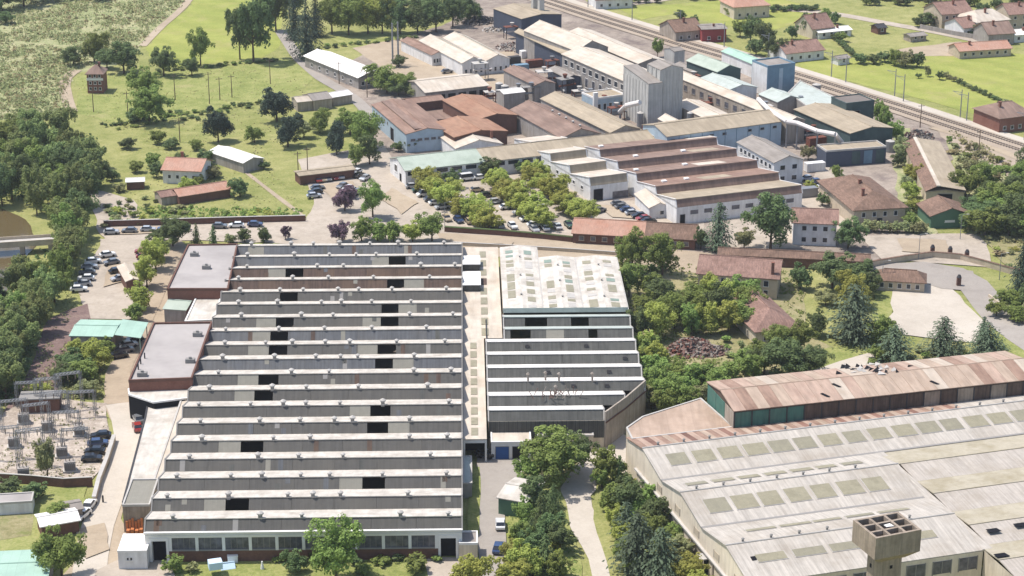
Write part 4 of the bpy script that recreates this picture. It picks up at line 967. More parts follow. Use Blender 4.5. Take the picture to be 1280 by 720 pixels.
# high halls towards the railway
r, w, d = gable('brown_cream_hall', 'tall hall with pinkish-cream roof and a gallery of dark windows', FH, (784,103), (832,97), 10.5, (718,66), 1.9, 'y', 'cream_roof', 'grey_wall', .3)
win_row(r, 'left', w, d, 10, 7.2, 9.2, 2.4, .8, mat='window_glass'); win_row(r, 'left', w, d, 9, 2.5, 5.8, 2.0, .8, mat='strip_glass', trim='white_trim')
r, w, d = gable('cream_hall', 'high hall with rounded cream roof near the railway', FH, (720,64), (760,59), 10.0, (674,36), 3.0, 'y', 'cream_roof', 'grey_wall', .2)
r, w, d = gable('cream_hall', 'long cream-roofed hall running right beside the railway', FH, (798,80), (832,76), 7.0, (738,38), 1.4, 'y', 'cream_roof', 'grey_wall', .2)
r, w, d = gable('conveyor_house', 'long narrow pinkish-white roof running down from the silo to the pipe bridge', FH, (985,153), (1006,150), 7.0, (843,88), 1.2, 'y', 'cream_roof', 'concrete_wall', .2)
win_row(r, 'left', w, d, 14, 3.5, 5.5, 2.2, 2.0, mat='strip_glass', trim='grey_trim')
r, w, d = gable('long_gallery', 'narrow roofed gallery with navy sides beside the high cream hall', FH, (716,72), (725,71), 8.0, (660,38), .8, 'y', 'beige_roof', 'navy_wall', .5)
r, w, d = gable('teal_shed', 'shed with grey-green roof and dark teal gable near the railway', FH, (897,90), (926,86), 8.0, (873,74), 1.8, 'y', 'green_roof', 'teal_wall', .3)
r, w, d = gable('white_shed', 'white-walled shed with pale mint roof beside the blue block', FH, (908,114), (946,109), 6.0, (884,98), 1.5, 'y', 'green_white_sheet', 'white_wall', .3)
win_row(r, 'left', w, d, 2, 2.0, 3.6, 1.4, 2)
r, w, d = gable('mint_shed', 'long pale mint roof between the teal gable and the railway', FH, (950,84), (968,82), 5.0, (905,64), 1.0, 'y', 'teal_roof', 'white_wall', .3)
r, w, d = box_building('blue_block', 'tall flat-topped block with blue sheet front and white side', FH, (960,84), (994,80), 10.5, 10.0, 'steel_blue_wall', 'grey_roof', .5, 'steel_blue_wall')
MB().box(-.06, -.01, .3, d-.3, .2, 10.2).build('side_cladding', 'white_wall', r); MB().box(w*.42, w*.56, -.06, -.01, .2, 9.6).build('pale_strip', 'blue_wall', r)
flat_poly('mint_flat_shed', 'wide flat pale-green roof strip along the railway past the blue block', FH, [(985,116),(1000,101),(1052,126),(1040,142),(1010,134)], 5.0, 'grey_wall', 'green_white_sheet', .2)
gable('mint_gable', 'small pale-green gable at the foot of the blue block', FH, (972,128), (1004,124), 4.5, (958,117), 1.6, 'y', 'green_white_sheet', 'grey_wall', .2)
r, w, d = box_building('dark_teal_block', 'dark teal sheet-metal block standing beside the railway', FH, (1058,130), (1093,126), 9.0, 9.0, 'teal_wall', 'dark_asphalt', .3, 'teal_wall')
door(r, 'front', w, d, .8, 5.2, 6.5)
r, w, d = gable('scrap_shed', 'broad open shed with grey-brown roof and dark open side by the rail yard', FH, (1063,167), (1116,160), 6.5, (1018,134), 1.2, 'y', 'beige_roof', 'teal_wall', .3)
r, w, d = box_building('navy_tank_house', 'long low navy-blue building with pale roof edge below the scrap shed', FH, (1033,189.5), (1108,184), 5.0, 7.0, 'navy_wall', 'beige_roof', .35, 'coping')
for i in range(5): MB().box(w*(.2*i+.03), w*(.2*i+.17), -.08, -.01, .4, 4.4).build('side_panel', ['navy_wall', 'navy_wall', 'teal_wall', 'steel_blue_wall', 'teal_wall'][i], r)
gable('blue_ribbed_shed', 'dark blue ribbed shed below the railway at the far end of the works', FH, (652,24), (702,18), 8.0, 22.0, 1.0, 'y', 'beige_roof', 'navy_wall', .2)
# pale sheds at the far corner
for (A, B, C_, z, rs, rf, lab) in (((540,69),(557,67),(518,49),4.0,.9,'brown_roof','small reddish-roofed shed at the far corner of the works beside pale sheds'),
        ((578,79),(606,76),(534,50),5.0,1.8,'cream_roof','pale cream gable shed with arched front beside the reddish shed'),
        ((608,76),(637,73),(570,46),5.0,1.8,'cream_roof','pale cream gable shed with row of dark windows nearest the navy gallery')):
    r, w, d = gable('pale_shed', lab, FH, A, B, z, C_, rs, 'y', rf, 'white_wall', .3)
    win_row(r, 'front', w, d, 4, 1.0, 2.6, 1.0, .4)
    if rf == 'cream_roof': MB().slab([(w*.60, d*.2, z+rs*.8+.3), (w*.78, d*.2, z+rs*.44+.3), (w*.78, d*.9, z+rs*.44+.3), (w*.60, d*.9, z+rs*.8+.3)], .05).build('translucent_strip', 'skylight_panel', r)
r, w, d = gable('open_front_shed', 'long cream-roofed shed with a dark open front behind the blue-walled shed', FH, (532,116), (610,107), 4.5, 18.0, 1.8, 'x', 'cream_roof', 'grey_wall', .4)
for i in range(6): door(r, 'front', w, d, w*(i+.12)/6, w*(i+.88)/6, 3.4)
gable('maroon_roofed_shed', 'short maroon-roofed shed beside the white tank frames', FH, (668,107), (694,104), 6.0, (627,88), 1.2, 'y', 'maroon_roof', 'grey_wall', .3)
gable('white_lean_to', 'little white-roofed store among the tanks of the works', FH, (630,118), (656,115), 6.0, 6.0, .6, 'x', 'bright_sheet', 'grey_wall', .2)
gable('navy_hut', 'small navy hut with grey roof in the middle of the works yard', 'hut', (708,98), (726,96), 5.5, (690,86), .8, 'y', 'grey_roof', 'navy_wall', .2)
r, w, d = box_building('white_frame_house', 'white-fronted machine house left of the silo wing', FH, (744,124), (782,119), 6.0, 9.0, 'blue_wall', 'beige_roof', .4, 'white_trim')
win_row(r, 'front', w, d, 5, 2.0, 4.2, 1.2, .5); MB().box(-.6, .9, -.3, .6, 0, 8.2).build('pillar', 'white_trim', r)
gable('cream_low_roof', 'cream low-pitched roof between the silo and the conveyor house', FH, (897,156), (930,152), 5.0, (856,128), 1.0, 'y', 'cream_roof', 'concrete_wall', .2)
gable('ridge_hut', 'grey box hut beside the railway below the pasture', 'hut', (843,65), (856,63), 7.0, 6.0, .6, 'x', 'grey_roof', 'silo_concrete', .1)
gable('low_grey_shed', 'low grey roof just behind the silo towards the railway', FH, (868,92), (884,90), 5.0, (852,80), .8, 'y', 'grey_roof', 'concrete_wall', .1)
# tanks, pipe bridge, masts
TK = [(624,124,1.3,5.5),(631,127,1.3,5.5),(639,131,1.2,5.0),(805,150,1.5,4.5),(800,160,1.1,5.0),(862,160,1.0,5.0),(1022,160,1.6,4.0),(1030,164,1.3,4.5),(1112,190,1.4,3.5),(1020,120,1.5,4.0)]
for i, (x, y, rr, h) in enumerate(TK):
    p = G(x, y); o = thing('storage_tank', 'upright grey steel storage tank among the works buildings', 'tank', (p.x, p.y, 0), 0, 'storage tanks in the works')
    MB().tube((0, 0, 0), (0, 0, h), rr, rr, 14).build('shell', 'steel', o); MB().tube((0, 0, h+.005), (0, 0, h+.5), rr, .2, 14).build('lid', 'coping', o)
pts = [G(948,124,9), G(962,138,9), G(984,152,8.5), G(997,154,8.5), G(1022,164,8), G(1044,168,8), G(1052,178,4)]
o = thing('pipe_bridge', 'white elevated pipeline bending across the dark yard by the scrap shed', 'pipeline', tuple(pts[0]-Vector((0, 0, 9))), 0)
b0 = o.location.copy()
for p, q in zip(pts, pts[1:]):
    m = MB(); m.tube(p-b0, q-b0, .75, .75, 8); m.build('pipe', 'pipe_white', o)
for p in pts[1:6]: MB().tube(Vector((p.x, p.y, 0))-b0, p-b0, .25, .25, 6).build('trestle', 'steel', o)
pts = [G(775,140,6), G(783,132,10), G(800,128,12)]; o = thing('loading_chute', 'white sloping chute leaning against the foot of the silo', 'chute', (pts[0].x, pts[0].y, 0)); b0 = o.location.copy()
for p, q in zip(pts, pts[1:]): MB().tube(p-b0, q-b0, .8, .8, 8).build('chute', 'pipe_white', o)
MB().tube((0, 0, 0), pts[0]-b0, .3, .3, 6).build('leg', 'steel', o)
for x, y, h, lab in ((491,80,15,'slim steel chimney mast of a pair on the grass by the pale sheds'), (498,82,16,'slightly taller slim steel mast of the pair on the grass by the pale sheds')):
    p = G(x, y); o = thing('steel_mast', lab, 'mast', (p.x, p.y, 0)); MB().tube((0, 0, 0), (0, 0, h), .35, .3, 8).build('shaft', 'steel', o); MB().box(-.8, .8, -.8, .8, 0, .4).build('base', 'concrete_wall', o)
for x, y, h in ((668,38,13), (676,40,13)):
    p = G(x, y); o = thing('concrete_column', 'pale concrete column rising beside the blue ribbed shed', 'column', (p.x, p.y, 0), .4, 'columns by the blue ribbed shed'); MB().box(-1, 1, -1, 1, 0, h).build('shaft', 'silo_concrete', o); MB().box(-1.2, 1.2, -1.2, 1.2, h, h+.5).build('cap', 'coping', o)
# clutter: containers, skips and scrap heaps
CR = random.Random(9)
def heap(px, py, rx, ry, hz, mat, label, n=160):
    p = G(px, py); m = MB()
    for i in range(n):
        a_ = CR.uniform(0, 6.283); q = CR.random()**.6; x, y = rx*q*math.cos(a_), ry*q*math.sin(a_); z_ = hz*(1-q*q)*CR.uniform(.5, 1.1); s_ = CR.uniform(.3, 1.0)
        d_ = Vector((CR.gauss(0, 1), CR.gauss(0, 1), CR.gauss(0, .6))).normalized(); m.mat(CR.randrange(len(mat)))
        m.tube(Vector((x, y, z_))-d_*s_*.6, Vector((x, y, z_))+d_*s_*.6, s_*.45, s_*.3, 4)
    m.mat(0); k = 14; ring = [(rx*.9*math.cos(6.283*i/k), ry*.9*math.sin(6.283*i/k), 0) for i in range(k)]
    for i in range(k): m.face([ring[i], ring[(i+1) % k], (0, 0, hz*.8)])
    return tag(m.build('scrap_heap', list(mat), None, (p.x, p.y, .15), CR.uniform(0, 1)), label, 'scrap heap')
heap(860, 437, 7, 4.5, 1.9, ('rust_rubble', 'rust', 'rubble'), 'heap of reddish rusty scrap in a clearing among trees', 260)
heap(886, 441, 5, 3.5, 1.2, ('rust_rubble', 'rubble'), 'lower tail of rusty scrap beside the big scrap heap')
heap(1148, 172, 6, 5, 2.0, ('rubble', 'rust_rubble', 'dark_metal'), 'grey heap of scrap metal beside the rail siding')
heap(1160, 185, 4, 4, 1.5, ('rubble', 'coping'), 'pale rubble heap at the head of the long tiled sheds')
heap(1010, 150, 7, 4, 2.0, ('dark_metal', 'rust', 'rubble'), 'dark heap of scrap iron under the white pipeline')
heap(1028, 158, 6, 4, 2.2, ('rust_rubble', 'dark_metal'), 'rust-red scrap heap at the open side of the scrap shed')
heap(905, 126, 8, 5, 1.6, ('rubble', 'dark_metal', 'rust'), 'line of rubble and machinery along the conveyor house')
heap(640, 60, 7, 6, 1.6, ('rubble', 'coping', 'rust_rubble'), 'grey spoil heap by the pale cream gable sheds')
heap(600, 28, 8, 6, 2.2, ('dark_metal', 'rubble'), 'dark spoil heap below the trees at the far end of the works')
heap(632, 38, 9, 6, 1.6, ('rubble', 'coping'), 'wide pale spoil heap by the blue ribbed shed')
SK = [(735,108,.4,'navy_wall'),(752,135,.4,'rust'),(725,112,1.2,'steel_blue_wall'),(668,84,.4,'rust'),(684,78,1.9,'dark_metal'),(650,90,.4,'steel_blue_wall'),(875,136,.4,'rust'),(892,128,1.9,'dark_metal'),(880,128,.4,'navy_wall'),
      (905,138,.4,'rust'),(1006,172,.4,'navy_wall'),(990,168,.4,'dark_metal'),(1020,182,.4,'rust'),(1018,214,.3,'white_wall'),(1008,246,.3,'steel'),(815,168,.4,'rust'),(660,72,.4,'white_wall'),(640,80,.4,'dark_metal'),
      (920,144,1.9,'rust'),(932,140,.4,'steel'),(1065,178,.4,'rust'),(1085,175,.4,'dark_metal')]
cn = {'navy_wall':'navy blue','rust':'rusty brown','steel_blue_wall':'light blue','dark_metal':'black','white_wall':'white','steel':'grey steel'}
for x, y, a_, mt in SK:
    p = G(x, y); o = thing('cargo_container', cn[mt]+' steel container standing in the yard of the works', 'container', (p.x, p.y, .2), a_, cn[mt]+' containers in the works yard')
    MB().box(-3, 3, -1.2, 1.2, 0, 2.6).build('body', mt, o)
    m = MB()
    for i in range(12): m.box(-2.9+i*.5, -2.75+i*.5, -1.26, -1.205, .1, 2.5)
    m.build('ribs', mt, o); MB().box(3.005, 3.06, -1.1, 1.1, .1, 2.5).build('doors', mt, o)
    pass

# ------------------------------------------------------------------ houses
HS = 'house'
r, w, d = gable('white_house', 'white two-storey house with brown tile roof beside a big dark tree', HS, (992,277.5), (1046,279.5), 6.4, 10.0, 2.2, 'x', 'tile_roof', 'white_wall', .6)
for z0 in (1.0, 4.1): win_row(r, 'front', w, d, 3, z0, z0+1.4, 1.3, 1.5)
r, w, d = gable('tiled_wall_shed', 'long low brown-tiled shed in front of the white two-storey house', 'shed', (898,318), (1087,327), 2.8, 4.0, 1.1, 'x', 'old_tile_roof', 'dark_brick', .3)
r, w, d = gable('villa', 'wide old villa with pink-brown tile roof and arched windows below the tiled shed', HS, (873,341), (972,348), 5.6, 12.0, 2.6, 'x', 'tile_roof', 'pale_stone', .6, chimney=[(.93, .1)])
win_row(r, 'front', w, d, 5, 3.2, 4.8, 1.3, 1.0); win_row(r, 'front', w, d, 5, .6, 2.4, 1.2, 1.0)
MB().box(w*.25, w*.55, -2.5, -.05, 2.4, 2.6).build('balcony', 'white_trim', r)
r, w, d = gable('hipped_house', 'low house with pale pink hipped tile roof among trees', HS, (945,414), (1000,409), 3.6, 24.0, 3.0, 'y', 'tile_roof', 'cream_wall', .5, hip=6.0)
win_row(r, 'front', w, d, 3, 1.0, 2.4, 1.2, 1.0)
r, w, d = gable('old_farmhouse', 'big old stone house with worn broad brown tile roof', HS, (1068,262), (1132,258), 5.0, 28.0, 3.0, 'y', 'old_tile_roof', 'pale_stone', .7, hip=7.0, chimney=[(.45, .5), (.3, .2)])
win_row(r, 'front', w, d, 4, 2.6, 4.0, 1.1, 1.2); door(r, 'front', w, d, w*.45, w*.45+1.6, 2.2)
r, w, d = gable('long_tiled_shed', 'long narrow shed with cream ridge and grey-tan roof running towards the rail siding', 'shed', (1158,240), (1205,240.8), 3.6, (1146,180), .6, 'y', 'beige_roof', 'pale_stone', .3)
MB().slab([(-.4, -.4, 3.9), (w*.3, -.4, 5.6), (w*.3, d+.4, 5.6), (-.4, d+.4, 3.9)], .1).build('old_tiles', 'old_tile_roof', r); MB().slab([(w*.3, -.4, 5.6), (w+.5, -.4, 4.4), (w+.5, d+.4, 4.4), (w*.3, d+.4, 5.6)], .1).build('upper_roof', 'beige_roof', r); MB().box(w*.26, w*.36, -.5, d+.5, 5.35, 5.72).build('ridge_band', 'cream_roof', r)
door(r, 'front', w, d, w*.3, w*.7, 3.2)
r, w, d = gable('green_gable_shed', 'small shed with brown roof and dark green gable among bushes', 'shed', (1164,270), (1214,268), 3.6, 11.0, 2.0, 'y', 'old_tile_roof', 'green_wall', .5)
window(r, 'front', w, d, w*.35, w*.6, 1.6, 2.2, 'white_trim')
a_, u_, v_, w_, _ = frame((716,291), (869,299.5), 3.0)
r, w, d = gable('orange_tiled_range', 'long low brick range, half its roof new orange tiles, half old brown', 'building', (716,291), (869,299.5), 3.0, 9.0, 2.5, 'x', 'old_tile_roof', 'dark_brick', .4)
gable_roof(r, w*.575, d, 3.04, 2.52, 'x', 'new_tile_roof', .42, name='roof')
win_row(r, 'front', w, d, 10, 1.0, 2.3, 1.4, .8, mat='strip_glass', trim='pale_stone')
r, w, d = gable('gatehouse', 'small stone gatehouse with hipped tile roof beside the turning road', HS, (1094,349), (1156,353), 2.9, 6.5, 1.7, 'x', 'old_tile_roof', 'pale_stone', .5, hip=2.5)
win_row(r, 'front', w, d, 5, .9, 2.2, 1.1, .6)
r, w, d = gable('white_cottage', 'white cottage with salmon tile roof near the riverside track', HS, (203,212), (250,214), 4.2, 11.0, 2.0, 'x', 'new_tile_roof', 'white_wall', .5, chimney=[(.3, .8)])
win_row(r, 'front', w, d, 4, 1.6, 2.8, 1.0, .8)
gable('low_tiled_shed', 'low salmon-tiled shed with dark front below the white cottage', 'shed', (224,246), (288,236), 2.6, 7.0, 1.2, 'x', 'new_tile_roof', 'dark_brick', .3)
gable('low_tiled_shed', 'short salmon-tiled outhouse beside the white cottage garden', 'shed', (202,247), (222,244), 2.4, 6.0, .9, 'x', 'tile_roof', 'concrete_wall', .3)
gable('white_roofed_shed', 'shed with white sheet roof on the meadow slope above the plaza', 'shed', (304,204), (329,198), 3.2, (281,185), 1.0, 'y', 'bright_sheet', 'grey_wall', .3)
r, w, d = gable('brick_tower_house', 'tall narrow red-brick house with dark hipped roof alone in a field', HS, (108,92), (128,92), 7.0, 7.0, 2.2, 'x', 'maroon_roof', 'brick', .5, hip=3.0, chimney=[(.7, .5)])
MB().box(-.1, w+.1, -.12, -.005, 4.6, 5.4).build('white_band', 'white_trim', r)
for z0 in (1.2, 3.2, 5.6): win_row(r, 'front', w, d, 3, z0, z0+1.1, .9, .3)
r, w, d = gable('long_white_roof_house', 'long building with white sheet roof and grey hipped end on the lawn by the lane', 'building', (448,97), (481,92), 4.2, (408,66), 1.6, 'y', 'bright_sheet', 'grey_wall', .5)
MB().slab([(-.6, -.6, 4.1), (w+.6, -.6, 4.1), (w*.5, 6, 6.3), (w*.5-.1, 6, 6.3)], .1).build('hipped_end', 'grey_roof', r); win_row(r, 'front', w, d, 4, 1.2, 2.6, 1.4, .5); win_row(r, 'left', w, d, 6, 1.2, 2.6, 1.4, 2.5)
for A, B, z, d_, rs, rf, lab in (((372,128),(392,126),3.2,7,.9,'cream_roof','tumbledown cream-roofed outbuilding beside dark conifers'), ((392,126),(415,123),3.4,9,1.2,'grey_roof','tumbledown grey-roofed barn among walls by the lane'), ((416,122),(440,118),3.0,6,.8,'bright_sheet','narrow outbuilding with white roof sheets beside the lane')):
    gable('outbuilding', lab, 'outbuilding', A, B, z, float(d_), rs, 'x', rf, 'concrete_wall', .3)
r, w, d = gable('low_bus_shelter', 'long low flat-pitched shelter with pale roof at the edge of the plaza', 'shelter', (375,220), (443,212), 2.8, 5.0, .3, 'x', 'beige_roof', 'dark_brick', .4)
# far side of the railway
def far_house(lab, A, B, z, d_, rs, roof, wall, n=3, storeys=1, hip=0.0, name='far_house', ch=None):
    if name == 'far_house': ch = [(.25+.5*((A[0]*7) % 10)/10, .35)]
    r, w, d = gable(name, lab, HS, A, B, z, float(d_), rs, 'x', roof, wall, .5, hip=hip, chimney=ch)
    for s_ in range(storeys): win_row(r, 'front', w, d, n, 1.0+2.9*s_, 2.3+2.9*s_, 1.2, .6)
    return r
far_house('long white house with brown roof behind the blue block across the railway', (983,67), (1030,62), 3.6, 12, 2.6, 'tile_roof', 'white_wall', 4)
far_house('red-roofed gable house on the road across the railway', (1016,36), (1042,33), 4.0, 12, 4.0, 'tile_roof', 'cream_wall', 3)
far_house('low white outbuilding in front of the red-roofed gable house', (1024,41), (1064,37), 2.6, 6, .8, 'bright_sheet', 'white_wall', 4)
far_house('red-walled square shed on the pasture edge by the railway', (878,37), (908,36), 5.0, 9, .4, 'grey_roof', 'red_wall', 2)
far_house('brown farmhouse beside the red-walled shed', (845,40), (878,37), 4.0, 14, 3.0, 'old_tile_roof', 'concrete_wall', 3)
far_house('orange-walled villa with hipped roof at the top pasture', (918,9), (962,6), 5.0, 14, 3.0, 'new_tile_roof', 'cream_wall', 4, 1, 4.0)
far_house('long salmon-roofed farm range below the far houses', (1200,64), (1264,60), 3.0, 9, 1.8, 'new_tile_roof', 'pale_stone', 6)
far_house('brown-roofed two-storey house of the far group on the hill road', (1178,18), (1216,15), 6.0, 14, 3.2, 'tile_roof', 'pale_stone', 4, 2)
far_house('cream-roofed wide house in the middle of the far group', (1222,28), (1262,24), 5.0, 14, 3.0, 'cream_roof', 'white_wall', 4, 1, 4.0)
far_house('pink-roofed low house below the wide cream-roofed house', (1205,35), (1232,32), 3.5, 12, 2.6, 'tile_roof', 'white_wall', 3)
far_house('grey gabled house at the lower end of the far group', (1236,43), (1268,41), 4.5, 12, 3.2, 'maroon_roof', 'grey_wall', 3)
far_house('tall brown house at the edge of the far group', (1262,18), (1300,16), 6.0, 12, 3.0, 'tile_roof', 'pale_stone', 3, 2)
far_house('white low annex beside the grey gabled house', (1268,44), (1296,42), 3.0, 8, 1.0, 'bright_sheet', 'white_wall', 3)
far_house('dark red brick house at the railway road corner', (1250,148), (1292,143), 5.0, 14, 3.0, 'maroon_roof', 'brick', 4, 1, 4.0)
far_house('pink walled house at the very top beside the railway', (745,0), (790,-2), 4.0, 12, 2.4, 'tile_roof', 'white_wall', 4)
far_house('small white hut in the hedge line of the meadow', (1048,74), (1062,72), 2.4, 4, .6, 'grey_roof', 'white_wall', 1, name='hut')
far_house('tiny grey-roofed stable beside the far road', (1139,46), (1158,44), 2.2, 5, .6, 'grey_roof', 'concrete_wall', 2, name='hut')
far_house('black-roofed stable on the edge of the pasture', (1098,35), (1108,34), 2.6, 5, .8, 'dark_metal', 'dark_brick', 1, name='hut')
# west edge
r, w, d = gable('green_shed', 'open shed with bright mint-green roof and a bent edge by the riverside track', 'shed', (88,420), (140,421), 4.2, 10.0, .6, 'x', 'teal_roof', 'grey_wall', .3)
a, u, v, ww_, _ = frame((143,421), (160,410), 4.2); m = MB(); m.slab([(0, 0, 4.7), (ww_, 0, 3.9), (ww_, 10, 3.9), (0, 10, 4.7)], .12); m.box(ww_-.4, ww_-.2, .2, .4, 0, 3.8).box(ww_-.4, ww_-.2, 9, 9.2, 0, 3.5)
tag(m.build('shed_canopy', 'teal_roof', None, (a.x, a.y, 0), 0.0), 'mint-green canopy leaning off the end of the green shed', 'canopy')
gable('flat_roof_store', 'small store with white roof and black opening beside the hall\'s track', 'shed', (158,352), (175,350), 3.0, 12.0, .5, 'y', 'cream_roof', 'dark_brick', .3)
gable('allotment_shed', 'low shed with white roof sheets beside the parked cars on the gravel road', 'shed', (52,658), (98,650), 2.8, 5.0, .6, 'x', 'bright_sheet', 'dark_brick', .4)
gable('mint_flat_house', 'building with pale mint sheet roof at the foot of the allotments', 'shed', (-30,728), (58,724), 3.0, 11.0, .4, 'x', 'teal_roof', 'grey_wall', .3)
gable('allotment_shed', 'small grey shed with flat roof between allotment and gravel road', 'shed', (80,640), (103,636), 2.6, 4.0, .4, 'x', 'grey_roof', 'concrete_wall', .3)
box_building('white_service_hut', 'long low white hut with dark windows at the edge of the switchyard', 'hut', (-10,630), (40,627), 2.6, 4.0, 'white_wall', 'flat_bitumen', .2)
gable('gabled_garden_store', 'little black-fronted store on the lane by the white cottage', 'shed', (158,228), (180,227), 2.4, 4.0, .4, 'x', 'bright_sheet', 'dark_brick', .3)
# footbridge over the river
a, b = G(-40, 306, 3.0), G(68, 299, 3.0); u = (b-a).normalized(); L = (b-a).length
o = thing('road_bridge', 'low concrete bridge with pale deck crossing the brown river', 'bridge', (a.x, a.y, 0), math.atan2(u.y, u.x))
MB().box(0, L, -2.2, 2.2, 2.4, 3.0).build('deck', 'coping', o)
for yy in (-2.3, 2.1): MB().box(0, L, yy, yy+.2, 2.2, 3.8).build('parapet', 'pale_stone', o)
for x in (L*.3, L*.62, L*.95): MB().box(x-.6, x+.6, -2, 2, -.1, 2.4).build('pier', 'concrete_wall', o)
# ------------------------------------------------------------------ vegetation: a few crown shapes, shared by every tree and shrub
def add_leaves(name, leaves, mat):
    """leaves: (centre, normal, length, width, tint)"""
    vs_, fs_, tint = [], [], []
    for c, n, L, W, t_, ax in leaves:
        n = n.normalized(); a = ax - n*ax.dot(n)
        if a.length < 1e-3: a = n.orthogonal()
        a.normalize(); b = n.cross(a); i = len(vs_)
        vs_ += [tuple(c-a*L*.5-b*W*.3), tuple(c+a*L*.1-b*W*.5), tuple(c+a*L*.55), tuple(c+b*W*.5)]
        fs_.append((i, i+1, i+2, i+3)); tint.append(t_)
    me = bpy.data.meshes.new(name); me.from_pydata(vs_, [], fs_); me.update()
    at = me.attributes.new('tint', 'FLOAT', 'FACE'); at.data.foreach_set('value', tint)
    me.materials.append(MATS[mat]); return me
def rdir(R):
    while True:
        d = Vector((R.uniform(-1, 1), R.uniform(-1, 1), R.uniform(-1, 1)))
        if .05 < d.length < 1: return d.normalized()
def crown_round(seed, n, leaf, nc=14, z0=.05, zt=1.0, flat=1.0, loose=.0):
    """uneven crown: a handful of lobes off the axis, each carrying small clumps, leaves on the clumps"""
    R = random.Random(seed); out = []; zc, rz = (z0+zt)/2, (zt-z0)/2; cl = []
    nl = max(5, nc//2); lean = Vector((R.uniform(-.05, .05), R.uniform(-.05, .05), 0))
    for i in range(nl):
        d = rdir(R); d.z = d.z*.95+.05; rl = R.uniform(.17, .29); k = R.uniform(.7, 1.12); tb = R.uniform(-.2, .2)
        c = lean*(1+d.z) + Vector((d.x*(.5-rl)*k, d.y*(.5-rl)*k, zc+d.z*(rz-rl*rz*1.5)*k))
        for j in range(R.randint(5, 8)):
            e = rdir(R); e.z = e.z*.8+.25; rc = R.uniform(.055, .12)
            cl.append((c+Vector((e.x*rl, e.y*rl, e.z*rl*1.5*rz*1.1)), rc, tb+R.uniform(-.14, .14)))
    for j in range(5): cl.append((lean+Vector((R.uniform(-.1, .1), R.uniform(-.1, .1), zc+R.uniform(-.2, .2)*rz)), .2, -.1))
    wts = [c[1]**2 for c in cl]
    for c, rc, tb in R.choices(cl, wts, k=n):
        d = rdir(R)
        if d.z < -.3 and R.random() < .7: d.z = -d.z
        p = c + Vector((d.x*rc, d.y*rc, d.z*rc*1.15))*R.uniform(.6, 1.2)
        nn = d*.75 + rdir(R)*.6 + Vector((0, 0, .3))
        out.append((p, nn, leaf*R.uniform(.6, 1.6), leaf*R.uniform(.5, 1.2), min(1, max(0, .5+tb+R.gauss(0, .16))), rdir(R)))
    return out
def crown_cone(seed, tiers, leaf, spread=.56, power=.8, droop=.25, dens=9):
    R = random.Random(seed); out = []
    for t_ in range(tiers):
        f = t_/tiers; z = .05+.93*f; rr = spread*min(1, .62+1.7*f)*(1-f)**power*R.uniform(.72, 1.15)+.03; nb = max(5, int(13*(1-f)+5)); ph = R.uniform(0, 6)
        for b in range(nb):
            a = ph+6.283*b/nb+R.uniform(-.2, .2); dr = Vector((math.cos(a), math.sin(a), 0)); br = rr*R.uniform(.55, 1.2); tb = R.uniform(-.15, .15)
            m_ = max(2, int(dens*(br/spread)+1.5))
            for k in range(m_):
                q = (k+R.random())/m_; p = dr*br*q + Vector((0, 0, z-droop*br*q*q+R.uniform(-.008, .008)))
                side = Vector((-dr.y, dr.x, 0))*R.uniform(-1, 1)*br*.22*(1-q*.6)
                out.append((p+side, Vector((dr.x*.5, dr.y*.5, .8))+rdir(R)*.5, leaf*R.uniform(.9, 1.7), leaf*R.uniform(.45, .8), min(1, max(0, .45+tb+.25*q+R.gauss(0, .15))), dr+rdir(R)*.5))
    return out
def crown_shrub(seed, n, leaf):
    return crown_round(seed, n, leaf, nc=9, z0=.0, zt=1.0)
CROWN = {}
for sz, n, lf in (('s', 2000, .083), ('m', 4800, .056), ('l', 8500, .04)):
    CROWN['round', sz] = [add_leaves('crown', crown_round(10+i, n, lf, 12+2*i), 'leaf_mid') for i in range(6)]
    CROWN['tall', sz] = [add_leaves('crown', crown_round(30+i, n, lf*1.05, 15, z0=.03, loose=.1), 'leaf_mid') for i in range(3)]
    CROWN['cone', sz] = [add_leaves('crown', crown_cone(50+i, {'s':14,'m':22,'l':30}[sz], lf*1.15, dens={'s':6,'m':9,'l':12}[sz]), 'leaf_conifer') for i in range(3)]
    CROWN['spruce', sz] = [add_leaves('crown', crown_cone(70+i, {'s':12,'m':18,'l':24}[sz], lf*1.35, .56, .55, .12, {'s':6,'m':9,'l':13}[sz]), 'leaf_blue') for i in range(3)]
CROWN['shrub', 's'] = [add_leaves('foliage', crown_shrub(90+i, 420, .16), 'leaf_mid') for i in range(4)]
CROWN['shrub', 'm'] = [add_leaves('foliage', crown_shrub(95+i, 900, .10), 'leaf_mid') for i in range(3)]
def trunk_mesh(seed, limbs=True):
    R = random.Random(seed); m = MB(); m.tube((0, 0, -.02), (0, 0, .22), .034, .026, 7, False).tube((0, 0, .22), (R.uniform(-.02, .02), R.uniform(-.02, .02), .75), .026, .008, 6)
    if limbs:
        for i in range(5):
            a = 1.256*i+R.uniform(-.3, .3); z = R.uniform(.18, .42); m.tube((0, 0, z), (.27*math.cos(a), .27*math.sin(a), z+R.uniform(.15, .3)), .014, .004, 5, False)
    me = m.mesh('trunk'); me.materials.append(MATS['bark']); return me
TRUNK = [trunk_mesh(i) for i in range(3)]; TRUNKC = trunk_mesh(9, False)
TR = random.Random(42)
